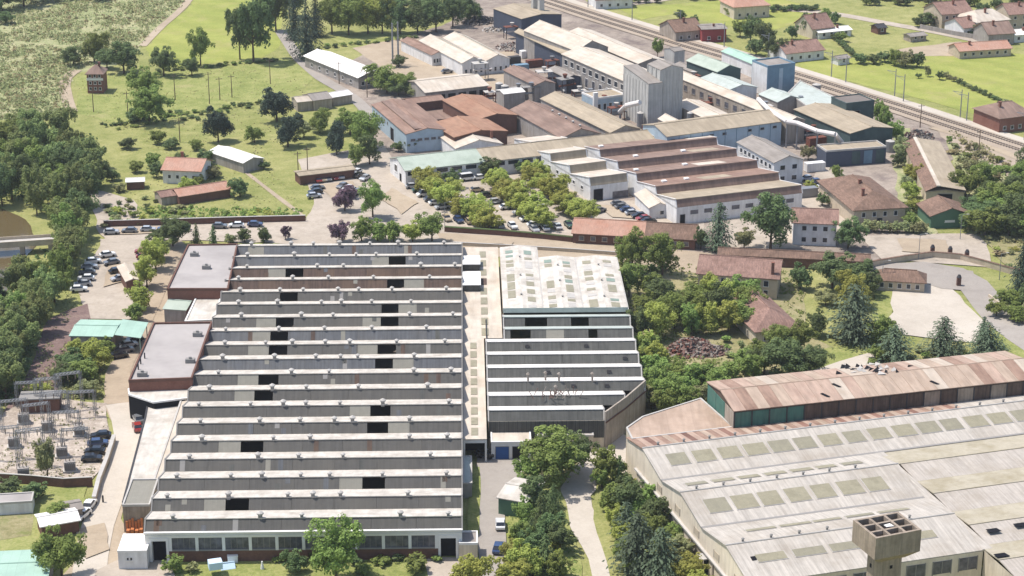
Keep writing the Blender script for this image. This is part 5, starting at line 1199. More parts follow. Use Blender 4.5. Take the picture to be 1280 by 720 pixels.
KIND = {  # letter: object name, crown shape, leaf material, group phrase
 'b': ('broadleaf_tree', 'round', 'leaf_mid'), 'd': ('dark_broadleaf_tree', 'round', 'leaf_dark'), 'y': ('pale_green_tree', 'round', 'leaf_light'),
 'w': ('wood_tree', 'tall', 'leaf_wood'), 'o': ('tall_tree', 'tall', 'leaf_dark'), 'c': ('conifer', 'cone', 'leaf_conifer'), 'B': ('spruce', 'spruce', 'leaf_blue'),
 'k': ('pine', 'round', 'leaf_conifer'), 'p': ('purple_plum_tree', 'round', 'leaf_purple'), 'v': ('cypress', 'cone', 'leaf_dark'), 'g': ('olive_green_tree', 'round', 'leaf_olive')}
def set_mat(o, mat): o.material_slots[0].link = 'OBJECT'; o.material_slots[0].material = MATS[mat]
KW = {'w': 'tall grey-green tree', 'b': 'round mid-green tree', 'd': 'dark green tree', 'y': 'pale yellow-green tree', 'g': 'olive-green tree'}
def tree(x, y, wpx, hpx, k, label, group, leaf=None):
    if label.startswith('leafy tree') and k in KW: label = KW[k]+label[10:]; group = (group or 'trees')+', '+KW[k][:-5]
    nm, shp, lm = KIND[k]; s_ = S(y); w = wpx/s_*(1.18 if shp in ('round', 'tall') else 1.08); h = max(w*.6, hpx/s_*1.02); p = G(x, y)
    sz = 's' if w < 4.2 else 'm' if w < 8.0 else 'l'
    o = thing(nm, label, 'tree', (p.x, p.y, .0), TR.uniform(0, 6.28), group)
    c = link('crown', TR.choice(CROWN[shp, sz]), o); c.scale = (w*TR.uniform(.95, 1.1), w*TR.uniform(.95, 1.1), h); set_mat(c, leaf or lm)
    t_ = link('trunk', TRUNKC if shp in ('cone', 'spruce') else TR.choice(TRUNK), o); t_.scale = (w*.8+1.0, w*.8+1.0, h)
    return o
def shrub(x, y, wpx, hpx, label, group, leaf='leaf_mid'):
    s_ = S(y); w = wpx/s_; h = hpx/s_; p = G(x, y)
    o = link('shrub', TR.choice(CROWN['shrub', 'm' if w > 4 else 's']), None, (p.x, p.y, -.1), TR.uniform(0, 6.28)); o.scale = (w, w, h); set_mat(o, leaf)
    return tag(o, label, 'shrub', group)
def inside(x, y, poly):
    r_ = False; j = len(poly)-1
    for i in range(len(poly)):
        if (poly[i][1] > y) != (poly[j][1] > y) and x < (poly[j][0]-poly[i][0])*(y-poly[i][1])/(poly[j][1]-poly[i][1])+poly[i][0]: r_ = not r_
        j = i
    return r_
def scatter(poly, n, mind, seed):
    R = random.Random(seed); xs = [p[0] for p in poly]; ys = [p[1] for p in poly]; out = []; tries = 0
    while len(out) < n and tries < n*60:
        tries += 1; x, y = R.uniform(min(xs), max(xs)), R.uniform(min(ys), max(ys))
        if inside(x, y, poly) and all((x-a)**2+((y-b)*1.8)**2 > mind*mind for a, b in out): out.append((x, y))
    return out

# riverside wood on the west bank
L1, G1 = 'leafy tree in the dense riverside wood on the river bank', 'trees of the riverside wood'
WOOD = [(-40,175),(20,160),(70,165),(118,180),(128,215),(112,250),(108,262),(60,262),(30,258),(-40,250)]
for x, y in scatter(WOOD, 34, 19, 1): tree(x, y+12, TR.uniform(26, 36), TR.uniform(36, 52), TR.choice('wwwbd'), L1, G1)
WOOD2 = [(45,285),(100,270),(104,300),(86,330),(68,370),(50,405),(30,450),(10,490),(-40,520),(-40,345),(18,345),(45,305)]
for x, y in scatter(WOOD2, 46, 21, 2):
    if x < 64 and y < 352: continue                         # the river and the bridge lie open here
    tree(x, y+10, TR.uniform(30, 42), TR.uniform(42, 60), TR.choice('wwwbd'), L1, G1)
for x, y, w_, h_ in ((15,250,34,60),(45,258,36,58),(75,262,36,56),(100,262,32,60),(118,240,28,48),(84,290,34,50),(92,300,38,52),(100,318,26,44),(0,470,44,60),(28,445,44,60),(48,420,40,60),(66,385,36,56),(8,500,46,56),(82,345,32,50)):
    tree(x, y, w_, h_, 'w', L1, G1)
# top-left fields
def grp(lst, label, group):
    for t_ in lst: tree(*t_[:5], label, group, t_[5] if len(t_) > 5 else None)
grp([(317,78,44,88,'o'),(300,74,30,70,'o'),(345,40,34,60,'o'),(362,22,36,50,'o')], 'tall dark tree of the clump at the head of the lane', 'tall trees at the head of the lane')
grp([(384,74,42,78,'c'),(368,50,30,66,'c'),(395,46,30,56,'c')], 'dark pointed conifer standing beside the lane through the meadows', 'conifers by the lane')
grp([(415,42,36,44,'b'),(436,44,40,48,'b'),(460,42,38,44,'y'),(478,42,32,42,'b'),(500,42,36,42,'d'),(522,42,34,42,'d'),(545,40,36,42,'d'),(566,34,32,36,'d'),(588,28,32,34,'d'),(450,22,36,30,'d'),(490,18,40,32,'d'),(530,16,40,32,'d'),(570,12,36,30,'d'),(425,18,36,32,'b')], 'leafy tree in the belt along the far lawn of the works', 'tree belt by the far lawn')
grp([(118,78,30,38,'b'),(92,82,26,22,'d'),(134,86,26,24,'d'),(155,92,42,36,'d')], 'bushy tree close behind the lone brick tower house', 'trees behind the brick tower house')
grp([(205,95,34,38,'d'),(240,95,24,22,'d'),(251,82,28,46,'b')], 'bushy tree of the group between two meadows', 'trees between the meadows')
grp([(180,126,38,44,'b'),(187,154,46,42,'b'),(168,152,24,18,'d')], 'round green tree of the pair standing out in the meadow', 'trees out in the meadow')
grp([(273,178,34,46,'k'),(346,152,42,44,'k'),(360,184,36,40,'k')], 'dark broad conifer on the slope by the tumbledown barns', 'dark conifers by the barns')
grp([(421,194,30,40,'k'),(400,166,30,28,'b'),(318,178,24,22,'b'),(438,168,36,34,'b'),(455,186,40,44,'b'),(462,206,30,34,'d'),(445,208,26,28,'b'),(380,172,24,20,'g')], 'green tree in the garden clump beside the blue-walled shed', 'trees by the blue-walled shed')
grp([(484,116,42,34,'b'),(508,118,34,26,'b'),(520,122,24,16,'g'),(498,120,26,20,'d')], 'bushy tree between the white-roofed building and the blue-walled shed', 'bushes behind the blue-walled shed')
grp([(518,188,24,18,'d'),(498,190,16,12,'d')], 'small dark tree against the front of the blue-walled shed', 'trees at the blue shed front')
grp([(498,84,16,14,'d')], 'small round tree at the foot of the steel masts', None)
grp([(300,246,26,24,'d'),(262,216,18,16,'d'),(268,222,22,14,'g'),(228,206,18,16,'d'),(236,240,24,20,'y')], 'bushy tree in the garden of the white cottage', 'cottage garden trees')
for (x0, y0, x1, y1, n_) in ((200,90,345,76,30),(132,158,335,128,40),(390,62,520,48,18)):
    for i in range(n_): q = i/(n_-1); shrub(x0+(x1-x0)*q+TR.uniform(-3, 3), y0+(y1-y0)*q+TR.uniform(-1, 1), TR.uniform(6, 11), TR.uniform(3, 6), 'low dark bush in the ditch line across the western meadows', 'meadow ditch line', TR.choice(['leaf_dark', 'leaf_mid']))
grp([(2,14,46,34,'d'),(30,8,40,30,'d'),(-12,22,36,30,'d'),(55,2,36,26,'d'),(8,30,24,16,'d'),(85,-2,30,18,'g'),(125,2,26,12,'d')], 'dark tree on the brow beyond the wild scrub slope', 'trees beyond the scrub')
# plaza
grp([(466,272,34,46,'b')], 'young green tree in the middle of the plaza', None)
grp([(431,264,26,34,'p'),(424,304,26,30,'p'),(357,300,14,18,'p'),(438,248,18,18,'p')], 'purple-leaved plum tree on the plaza', 'purple plum trees on the plaza')
grp([(452,302,26,28,'b'),(472,302,28,28,'b'),(492,303,26,30,'b'),(516,303,28,26,'y'),(540,302,36,36,'b')], 'green tree in the row just behind the sawtooth hall', 'row of trees behind the sawtooth hall')
grp([(216,308,42,36,'d'),(330,303,20,20,'d'),(306,303,20,16,'d'),(288,305,16,14,'g'),(198,304,24,18,'d')], 'dark shrubby tree by the back corner of the flat brick annex', 'shrubby trees behind the annex')
grp([(246,306,15,30,'v'),(267,306,14,28,'v')], 'small pointed cypress of the pair behind the flat brick annex', 'cypress pair')
# car park rows
cp = 'pale green clipped tree in the rows shading the works car park'; cg = 'car park trees'
for x, y in ((530,240),(543,248),(556,256),(570,264),(584,272),(598,279),(610,284),(536,232),(560,246),(590,268),(616,236),(628,246),(640,256),(652,266),(664,276),(676,283),(622,230),(646,250),(668,268),(664,228),(678,238),(690,248),(702,258),(714,266),(728,274),(672,222),(698,244),(550,252),(577,268),(604,282),(634,251),(658,271),(684,243),(708,262),(721,270)):
    tree(x+2, y+4, TR.uniform(28, 34), TR.uniform(24, 29), 'y', cp, cg)
grp([(564,236,24,26,'d'),(610,222,26,24,'d'),(656,218,22,18,'d')], 'darker round tree at the back of the car park', 'dark car park trees')
# centre right
grp([(790,342,34,52,'b'),(828,345,40,50,'b'),(786,372,36,44,'b'),(812,372,30,34,'b'),(776,330,18,30,'b')], 'leafy tree behind the white gables of the middle hall', 'trees behind the middle hall')
MIDW = [(800,385),(870,370),(935,376),(942,405),(905,412),(840,410),(800,425)]
for x, y in scatter(MIDW, 17, 22, 5): tree(x, y+8, TR.uniform(30, 42), TR.uniform(36, 46), TR.choice('bbyd'), 'leafy tree in the grove above the rusty scrap heap', 'grove above the scrap heap')
MIDW2 = [(806,440),(820,445),(834,472),(905,474),(940,450),(948,468),(890,492),(860,514),(820,520),(812,480)]
for x, y in scatter(MIDW2, 20, 20, 6): tree(x, y+6, TR.uniform(28, 40), TR.uniform(28, 36), TR.choice('bbbg'), 'leafy tree in the thicket between the halls and the scrap heap', 'thicket below the scrap heap')
grp([(812,448,26,36,'y'),(816,470,30,40,'y'),(824,500,40,46,'b'),(840,512,44,42,'b')], 'light green tree pressed against the end of the middle sawtooth hall', 'trees at the middle hall end')
grp([(963,312,56,64,'d')], 'very large dark round tree beside the white two-storey house', None)
grp([(898,314,40,66,'B')], 'tall grey-green spruce beside the orange-tiled range', None)
grp([(930,312,24,26,'g'),(876,312,18,30,'d')], 'loose tree between the spruce and the orange-tiled range', 'trees by the spruce')
grp([(1060,311,36,36,'d')], 'clipped round dark tree at the corner of the white house', None)
grp([(1040,360,56,46,'d'),(1072,362,44,40,'d'),(1000,362,26,34,'d'),(1086,372,26,30,'d'),(1032,382,26,20,'g')], 'dark tree in the clump beside the stone gatehouse', 'dark clump by the gatehouse')
grp([(1068,384,44,42,'y')], 'bright green tree in front of the dark gatehouse clump', None)
grp([(1066,426,72,76,'B')], 'huge blue-grey spruce on the lawn above the rusty hall', None)
grp([(1178,443,52,52,'B'),(1118,450,52,48,'B'),(1232,443,54,44,'B'),(1228,428,20,36,'B')], 'blue-grey spruce standing against the long rusty hall', 'spruces behind the rusty hall')
grp([(1100,432,30,34,'b'),(1095,450,24,20,'b')], 'small green tree beside the huge spruce', 'small trees by the huge spruce')
grp([(985,470,56,48,'d'),(955,468,40,36,'d'),(1012,468,40,34,'d'),(975,448,40,40,'b'),(950,452,34,30,'b'),(1020,420,26,34,'d'),(1000,440,36,40,'b')], 'dark bushy tree below the pink hipped house', 'trees below the hipped house')
# east edge
EAST = [(1205,240),(1300,215),(1320,290),(1215,292)]
for x, y in scatter(EAST, 16, 24, 8): tree(x, y+6, TR.uniform(30, 46), TR.uniform(28, 42), TR.choice('bbdd'), 'bushy tree in the wild thicket below the railway yard', 'thicket below the railway')
grp([(1262,292,56,52,'d'),(1225,290,46,40,'d'),(1240,270,50,44,'b')], 'large dark tree along the lower edge of the railway thicket', 'big trees of the railway thicket')
grp([(1276,365,34,74,'c'),(1262,388,30,26,'b'),(1245,396,24,22,'b'),(1268,402,30,24,'b'),(1285,390,30,40,'d')], 'tree on the corner of the turning road', 'trees at the turning road')
WILD = [(1118,170),(1140,180),(1152,215),(1158,265),(1130,290),(1122,240)]
for x, y in scatter(WILD, 12, 13, 9): tree(x, y+4, TR.uniform(15, 24), TR.uniform(14, 24), TR.choice('bgyd'), 'scrubby tree between the farmhouse and the long tiled shed', 'scrub trees by the farmhouse')
grp([(1105,170,18,34,'b'),(1120,178,20,26,'b'),(1010,200,18,20,'g'),(1096,152,16,26,'b')], 'small tree squeezed between the sheds by the rail yard', 'yard trees by the rail siding')
grp([(1052,248,16,30,'d'),(1046,225,14,18,'b'),(1028,258,16,18,'d'),(1012,240,14,14,'y')], 'small tree along the wall of the old farmhouse', 'farmhouse wall trees')
for i, x in enumerate(range(1082, 1160, 10)): tree(x, 290+i*.3, 16, 14, 'g', 'low rounded tree in the hedge before the old farmhouse', 'farmhouse hedge')
grp([(990,50,16,18,'d'),(1000,64,16,14,'d'),(1044,30,14,16,'d'),(1052,52,16,12,'b'),(1032,26,14,14,'b'),(1186,14,16,16,'b'),(1204,22,14,14,'d'),(1228,18,14,16,'d'),(1240,32,12,12,'b'),(1272,30,16,16,'d'),(1218,8,18,16,'b'),(1270,8,18,18,'d'),(1192,36,14,10,'g'),(866,34,14,16,'d'),(850,26,14,12,'d'),(912,20,14,12,'b'),(900,44,14,12,'b'),(1262,150,20,18,'d'),(1240,152,14,8,'g')], 'garden tree close to one of the houses across the railway', 'garden trees across the railway')
grp([(196,222,20,18,'d'),(190,208,18,16,'b'),(258,204,20,18,'d'),(248,232,18,14,'b'),(276,240,20,14,'d'),(214,186,20,14,'d'),(170,216,18,14,'b'),(150,240,16,10,'g'),(246,188,18,12,'b'),(330,212,14,12,'d'),(160,186,22,14,'d'),(196,180,24,14,'b'),(140,226,20,16,'d')], 'shrubby tree round the white cottage and its sheds', 'shrubby trees round the cottage')
# far side of the railway
grp([(822,72,12,26,'b'),(938,52,22,30,'d'),(958,62,26,34,'d'),(970,74,24,30,'d'),(925,46,18,20,'b'),(945,70,22,22,'d'),(1008,44,18,26,'d')], 'dark tree among the houses across the railway', 'trees by the far houses')
grp([(1118,82,22,20,'b'),(1132,84,22,22,'g'),(1146,84,20,20,'d'),(1106,78,20,12,'d'),(1092,80,18,10,'d'),(1076,80,18,9,'d'),(1174,100,10,12,'d'),(1160,96,8,14,'g'),(1148,98,7,7,'d')], 'bush in the hedge crossing the bright meadow', 'meadow hedge')
grp([(1162,22,16,22,'c'),(1176,30,20,18,'d'),(1160,34,24,14,'d'),(1246,14,18,18,'d'),(1252,36,14,14,'d'),(1216,44,20,8,'d'),(1150,34,18,10,'d')], 'dark garden tree around the far group of houses', 'garden trees of the far houses')
for i in range(24): tree(1085+i*5.5+TR.uniform(-2, 2), 6+TR.uniform(-8, 2), 13, 11, TR.choice('bgd'), 'bush in the long hedge at the top of the far fields', 'top hedge')
for i in range(16): tree(765+i*11+TR.uniform(-3, 3), 4-i*.6+TR.uniform(-3, 3), 12, 8, 'd', 'dark clipped bush along the roadside hedge across the railway', 'roadside hedge')
for i in range(14): tree(966+i*4.2, 14+TR.uniform(-1.5, 1.5)-i*.1, 9, 7, 'd', 'bush in the dark hedge by the orange villa', 'villa hedge')
for i in range(16): tree(1066-i*2.0, 70-i*1.9, 9, 6, 'd', 'bush in the thin hedge up the pasture', 'pasture hedge')
for i in range(18): tree(1180+i*6.3, 96+i*2.9, 9, 6, TR.choice('dg'), 'bush in the ditch hedge across the bright meadow', 'ditch hedge')
# front of the scene
grp([(420,728,62,80,'b')], 'full green tree before the front of the sawtooth hall', None)
grp([(371,716,26,30,'d')], 'round dark bush-tree left of the full green tree', None)
grp([(586,735,44,46,'y')], 'pale green tree at the corner of the entrance kiosk', None)
grp([(690,608,70,68,'b'),(716,590,42,48,'d'),(664,602,36,36,'b')], 'broad green tree shading the yard before the middle hall', 'broad trees before the middle hall')
grp([(676,668,34,60,'v'),(690,650,26,48,'v'),(664,690,34,50,'v'),(682,716,40,56,'v'),(692,636,26,36,'v')], 'dark cypress in the row between lane and road', 'cypresses between lane and road')
grp([(700,690,32,40,'d'),(655,722,44,50,'y'),(640,735,40,40,'y')], 'bushy tree beside the pale curving road', 'bushy trees beside the road')
grp([(757,606,38,46,'b'),(774,610,34,46,'v'),(752,612,24,28,'b'),(766,640,34,40,'b'),(782,644,40,46,'d'),(770,662,30,34,'y'),(800,650,34,36,'b'),(818,660,40,44,'d'),(778,682,28,30,'y')], 'green tree in the belt below the white-roofed hall', 'tree belt below the hall')
grp([(796,714,64,82,'B'),(826,722,56,72,'B'),(782,676,40,56,'B')], 'big grey-blue spruce in the belt below the white-roofed hall', 'spruces below the hall')
grp([(845,705,34,34,'g'),(858,728,38,36,'y'),(835,690,30,30,'b'),(790,716,26,26,'b'),(872,745,36,36,'y')], 'light bushy tree along the foot of the hall wall', 'bushes along the hall wall')
grp([(668,640,34,44,'d'),(655,660,30,40,'b'),(650,690,32,40,'b'),(670,705,34,46,'d'),(684,676,30,38,'d'),(640,708,30,34,'y'),(695,722,30,32,'b')], 'leafy tree filling the strip between lane and curving road', 'strip trees by the curving road')
grp([(790,640,30,34,'d'),(806,676,34,38,'b'),(780,700,30,34,'b'),(840,676,24,26,'b'),(812,636,28,30,'b'),(782,622,26,30,'d'),(856,700,24,26,'g')], 'leafy tree filling the belt beside the hall wall', 'belt trees by the hall wall')
# west edge
grp([(78,726,52,72,'b')], 'tall leafy tree above the mint-green roof', None)
grp([(60,600,26,54,'g')], 'spindly tree in the switchyard', None)
grp([(75,655,34,26,'b'),(45,625,30,18,'d'),(12,622,36,18,'d')], 'dark bush along the allotment fence', 'allotment bushes')
grp([(195,338,30,40,'y'),(184,360,30,38,'y'),(174,388,32,36,'y'),(170,402,26,26,'b'),(200,325,26,26,'b')], 'yellow-green tree beside the track to the flat annexes', 'trees along the hall track')
grp([(118,462,44,38,'y'),(92,470,40,34,'d'),(108,478,36,28,'b'),(132,445,26,24,'b'),(78,480,30,26,'d'),(106,495,26,22,'g')], 'bushy tree beside the mint-green shed', 'trees by the green shed')
grp([(48,500,28,20,'y')], 'pale yellow bush-tree at the switchyard edge', None)
# shrubs
SB = [(220,716,30,26,'leaf_mid'),(241,716,20,14,'leaf_olive'),(520,714,42,24,'leaf_mid'),(455,718,26,14,'leaf_mid'),(350,702,20,10,'leaf_mid'),(480,706,30,12,'leaf_mid'),(500,700,26,12,'leaf_dark'),(446,706,22,14,'leaf_dark'),(390,704,18,12,'leaf_dark'),(545,702,18,10,'leaf_mid')]
for x, y, w_, h_, m_ in SB: shrub(x, y, w_, h_, 'low garden shrub on the lawn before the sawtooth hall', 'shrubs before the hall', m_)
for x, y in scatter([(135,260),(200,255),(290,262),(380,262),(380,276),(135,284)], 34, 8, 12): shrub(x, y, TR.uniform(8, 18), TR.uniform(4, 8), 'low rough shrub on the bank behind the plaza wall', 'shrubs on the plaza bank', TR.choice(['leaf_mid', 'leaf_olive', 'leaf_light']))
for x, y in scatter([(130,255),(215,240),(225,256),(130,285)], 16, 10, 13): shrub(x, y, TR.uniform(8, 14), TR.uniform(5, 9), 'garden shrub between the riverside track and the cottage', 'cottage shrubs', TR.choice(['leaf_mid', 'leaf_olive', 'leaf_dark']))
for x, y in scatter([(1180,170),(1290,215),(1215,240),(1200,225)], 30, 9, 14): shrub(x, y, TR.uniform(10, 20), TR.uniform(6, 12), 'wild shrub on the slope below the rail siding', 'shrubs below the rail siding', TR.choice(['leaf_mid', 'leaf_olive', 'leaf_straw']))
for x, y in scatter([(1228,298),(1300,300),(1300,340),(1262,342)], 16, 10, 15): shrub(x, y, TR.uniform(10, 20), TR.uniform(5, 9), 'yellowing shrub on the waste ground by the turning road', 'shrubs on the waste ground', TR.choice(['leaf_olive', 'leaf_straw', 'leaf_light']))
for x, y in scatter([(782,330),(870,335),(930,375),(800,392)], 16, 12, 16): shrub(x, y, TR.uniform(12, 22), TR.uniform(8, 14), 'shrub in the undergrowth beside the villa', 'undergrowth by the villa', TR.choice(['leaf_mid', 'leaf_olive', 'leaf_dark']))
for x, y in scatter([(640,640),(692,640),(715,725),(640,725)], 14, 14, 17): shrub(x, y, TR.uniform(12, 24), TR.uniform(8, 16), 'shrub under the cypresses by the curving road', 'shrubs by the curving road', TR.choice(['leaf_mid', 'leaf_light']))
for x, y in scatter([(756,606),(778,592),(890,725),(796,725)], 24, 13, 18): shrub(x, y, TR.uniform(12, 26), TR.uniform(8, 16), 'shrub filling the belt below the white-roofed hall', 'shrubs in the hall belt', TR.choice(['leaf_mid', 'leaf_light', 'leaf_olive']))
for x, y in scatter([(95,140),(120,150),(380,110),(280,140),(150,158)], 26, 9, 19): shrub(x, y+6, TR.uniform(6, 14), TR.uniform(3, 6), 'low bush along the ditch below the meadow', 'ditch bushes', TR.choice(['leaf_mid', 'leaf_dark']))
for x, y in scatter([(905,425),(940,440),(930,460),(905,455)], 8, 12, 20): shrub(x, y, TR.uniform(10, 18), TR.uniform(6, 12), 'shrub around the rusty scrap heap', 'shrubs round the scrap heap', TR.choice(['leaf_mid', 'leaf_olive']))
for x, y in scatter([(1085,440),(1240,425),(1260,442),(1085,458)], 12, 12, 22): shrub(x, y, TR.uniform(12, 20), TR.uniform(6, 12), 'shrub between the spruces behind the rusty hall', 'shrubs among the spruces', TR.choice(['leaf_mid', 'leaf_olive']))
# scrub tussocks on the wild hillside: nobody could count them
def tussocks(name, poly, n, seed, hmin, hmax, mats, label, leaves=7, leaf=.75):
    R = random.Random(seed); xs = [p[0] for p in poly]; ys = [p[1] for p in poly]; L = []; k = 0
    while k < n:
        x, y = R.uniform(min(xs), max(xs)), R.uniform(min(ys), max(ys))
        if not inside(x, y, poly): continue
        c = G(x, y); q = noise.noise(c*.07)+.5*noise.noise(c*.25)
        if q < R.uniform(-.5, .25): continue
        k += 1; h = R.uniform(hmin, hmax); w_ = h*R.uniform(.7, 1.5); tb = R.uniform(.1, .8)
        for i in range(leaves):
            d = rdir(R); d.z = abs(d.z); L.append((c+Vector((d.x*w_, d.y*w_, d.z*h)), d+rdir(R)*.4, leaf*R.uniform(.6, 1.4), leaf*R.uniform(.5, 1), min(1, max(0, tb+R.gauss(0, .12))), rdir(R)))
    me = add_leaves(name, L, mats); o = link(name, me); return tag(o, label, 'undergrowth', None, 'stuff')
SCR = [(-20,150),(-20,-20),(235,-20),(230,5),(200,28),(172,60),(130,78),(92,90),(80,112),(86,138),(55,150)]
tussocks('scrub_cover', SCR, 3000, 1, .6, 1.8, 'leaf_olive', 'olive green scrub covering the wild slope beyond the brick tower house')
tussocks('dry_tufts', SCR, 1500, 2, .4, 1.1, 'leaf_straw', 'straw-coloured tufts among the scrub of the wild slope')
tussocks('weed_cover', [(135,258),(380,262),(382,276),(135,284)], 350, 3, .3, .9, 'leaf_mid', 'rough weeds on the bank behind the plaza')
tussocks('weed_cover', [(1190,165),(1300,215),(1320,320),(1215,296),(1200,230)], 700, 4, .4, 1.4, 'leaf_olive', 'rough weeds on the slope below the railway yard')
tussocks('weed_cover', [(780,330),(1000,335),(1010,420),(900,485),(800,540),(795,450)], 900, 5, .3, 1.0, 'leaf_mid', 'undergrowth covering the ground under the grove', 7, .6)
tussocks('weed_cover', [(755,604),(775,588),(890,725),(800,725),(762,660)], 500, 6, .3, .9, 'leaf_mid', 'undergrowth below the belt of trees beside the white-roofed hall', 7, .5)
tussocks('weed_cover', [(640,605),(696,605),(725,725),(634,725)], 450, 7, .2, .6, 'leaf_mid', 'rough grass under the cypress row', 7, .45)
tussocks('weed_cover', [(-20,500),(45,480),(110,400),(130,440),(128,500),(40,500)], 500, 8, .3, 1.0, 'leaf_olive', 'weeds on the bare ground beside the riverside wood', 7, .6)
tussocks('wood_floor', [(-40,160),(120,170),(122,262),(60,268),(30,256),(-40,250)], 500, 21, .5, 1.8, 'leaf_dark', 'dark undergrowth on the upper floor of the riverside wood', 8, .9)
tussocks('wood_floor', [(100,285),(86,330),(50,420),(16,500),(-40,520),(-40,400),(30,345),(58,305)], 700, 9, .5, 1.8, 'leaf_dark', 'dark undergrowth on the floor of the riverside wood', 8, .9)

tussocks('meadow_tufts', [(98,95),(260,84),(350,74),(395,92),(380,112),(330,200),(380,262),(140,256),(200,190),(150,160),(96,140)], 900, 10, .08, .2, 'leaf_straw', 'pale dry grass tufts in the western meadows', 4, .5)
tussocks('weed_cover', [(0,520),(45,498),(128,508),(138,558),(118,598),(0,603)], 260, 31, .2, .7, 'leaf_olive', 'weeds growing through the switchyard gravel', 6, .4)
tussocks('weed_cover', [(100,300),(125,300),(110,350),(60,460),(40,500),(20,500),(70,400)], 200, 32, .2, .7, 'leaf_olive', 'weeds along the edge of the riverside yard', 6, .4)
# ------------------------------------------------------------------ cars
def car_meshes():
    prof = [(-2.1, .35), (-2.15, .75), (-2.0, .92), (-1.25, 1.0), (1.15, 1.0), (1.9, .88), (2.1, .7), (2.1, .35)]
    def extr(pr, hw, hw_top=None):
        m = MB(); n = len(pr); L = [(x, -hw, z) for x, z in pr]; R = [(x, hw, z) for x, z in pr]
        m.face(L); m.face(R[::-1])
        for i in range(n): j = (i+1) % n; m.face([L[j], L[i], R[i], R[j]])
        return m
    body = extr(prof, .86)
    def cab(m, x0, x1, x2, x3, zb, zt, wb, wt):
        b = [(x0, -wb, zb), (x3, -wb, zb), (x3, wb, zb), (x0, wb, zb)]; t_ = [(x1, -wt, zt), (x2, -wt, zt), (x2, wt, zt), (x1, wt, zt)]
        m.mat(0)
        for i in range(4): j = (i+1) % 4; m.face([b[i], b[j], t_[j], t_[i]])
        m.mat(1); m.face(t_)
        e = .05; m.mat(1)
        m.slab([(x1-e, -wt-e, zt+.06), (x2+e, -wt-e, zt+.06), (x2+e, wt+e, zt+.06), (x1-e, wt+e, zt+.06)], .055)
    c1 = MB(); cab(c1, -1.75, -1.2, .35, 1.05, 1.0, 1.45, .8, .66)
    c2 = MB(); cab(c2, -2.0, -1.85, 1.0, 1.5, 1.0, 1.95, .84, .76)
    wh = MB().tube((0, -.11, 0), (0, .11, 0), .33, .33, 12)
    lamp = MB().box(-.02, .03, -.16, .16, -.07, .07)
    out = [m.mesh(n_) for m, n_ in ((body, 'body'), (c1, 'cabin'), (c2, 'cabin'), (wh, 'wheel'), (lamp, 'headlight'))]
    out[0].materials.append(PAINTS['white'])
    for me in out[1:3]: me.materials.append(MATS['window_glass']); me.materials.append(PAINTS['white'])
    out[3].materials.append(MATS['tyre']); out[4].materials.append(MATS['white_trim']); return out
CM = car_meshes(); VRN = random.Random(77)
def car(x, y, ang, col, label, group, van=False, z=.28):
    p = G(x, y); o = thing('parked_van' if van else 'parked_car', label, 'van' if van else 'car', (p.x, p.y, z), ang, group)
    b = link('body', CM[0], o); b.material_slots[0].link = 'OBJECT'; b.material_slots[0].material = PAINTS[col]
    c = link('cabin', CM[2 if van else 1], o); c.material_slots[1].link = 'OBJECT'; c.material_slots[1].material = PAINTS[col]
    for sx in (-1.3, 1.3):
        for sy in (-.78, .78): link('wheel', CM[3], o, (sx, sy, .33))
    for sy in (-.6, .6): link('headlight', CM[4], o, (2.1, sy, .68))
    if van: o.scale = (1.15, 1.08, 1.1)
    return o
COLS = ['white', 'silver', 'grey', 'white', 'blue', 'red', 'green', 'beige', 'silver', 'silver', 'black', 'white']
def car_row(p0, p1, n, ang, where, cols=None, skip=(), van=()):
    for i in range(n):
        if i in skip: continue
        f = i/(n-1) if n > 1 else 0; c = cols[i % len(cols)] if cols else VRN.choice(COLS)
        car(p0[0]+(p1[0]-p0[0])*f+VRN.uniform(-1.4, 1.4), p0[1]+(p1[1]-p0[1])*f+VRN.uniform(-.5, .5), ang+VRN.uniform(-.1, .1)+(math.pi if VRN.random() < .5 else 0), c, c+' '+('van' if i in van else 'car')+' parked '+where, 'cars parked '+where, i in van)
a22 = math.radians(20)
car_row((772,258), (812,280), 7, a22, 'beside the porch shed of the brown works', ['grey', 'grey', 'blue', 'silver', 'black', 'red', 'black'])
car_row((742,262), (748,266), 2, a22+.4, 'alone by the clipped car park trees', ['black', 'grey'])
car_row((517,236), (552,262), 6, a22, 'along the car park kerb of the plaza', ['silver', 'green', 'white', 'grey', 'white', 'silver'], van=(2,))
car_row((558,276), (640,286), 7, 1.9, 'under the first rows of car park trees', skip=(3,))
car_row((640,262), (668,284), 4, a22, 'between the middle car park tree rows')
car_row((668,290), (712,284), 4, 1.9, 'at the low end of the car park tree rows')
car_row((596,240), (632,262), 4, a22, 'in the lane of the inner car park')
car_row((636,214), (700,206), 6, 1.9, 'against the long white building', van=(2,))
car_row((585,226), (612,224), 3, a22, 'before the white carport', ['white', 'white', 'blue'], van=(0,))
car_row((396,228), (425,224), 5, 1.9, 'on the plaza before the long shelter', ['red', 'beige', 'grey', 'red', 'silver'])
car_row((392,248), (398,238), 3, a22, 'at the meadow edge of the plaza', ['silver', 'black', 'grey'])
car_row((445,218), (456,226), 3, 1.0, 'under the garden trees by the plaza', ['white', 'black', 'silver'])
car_row((428,236), (446,244), 4, 1.0, 'near the purple plum trees', ['grey', 'white', 'silver', 'grey'])
car_row((140,293), (318,284), 9, .05, 'along the wall of the back road', ['silver', 'grey', 'silver', 'blue', 'black', 'black', 'grey', 'white', 'blue'], skip=(5,))
car_row((136,322), (150,352), 4, .5, 'in the riverside yard below the wood', ['white', 'grey', 'black', 'silver'])
car_row((100,365), (116,330), 6, .2, 'under the edge of the riverside wood', ['white', 'silver', 'white', 'grey', 'silver', 'white'])
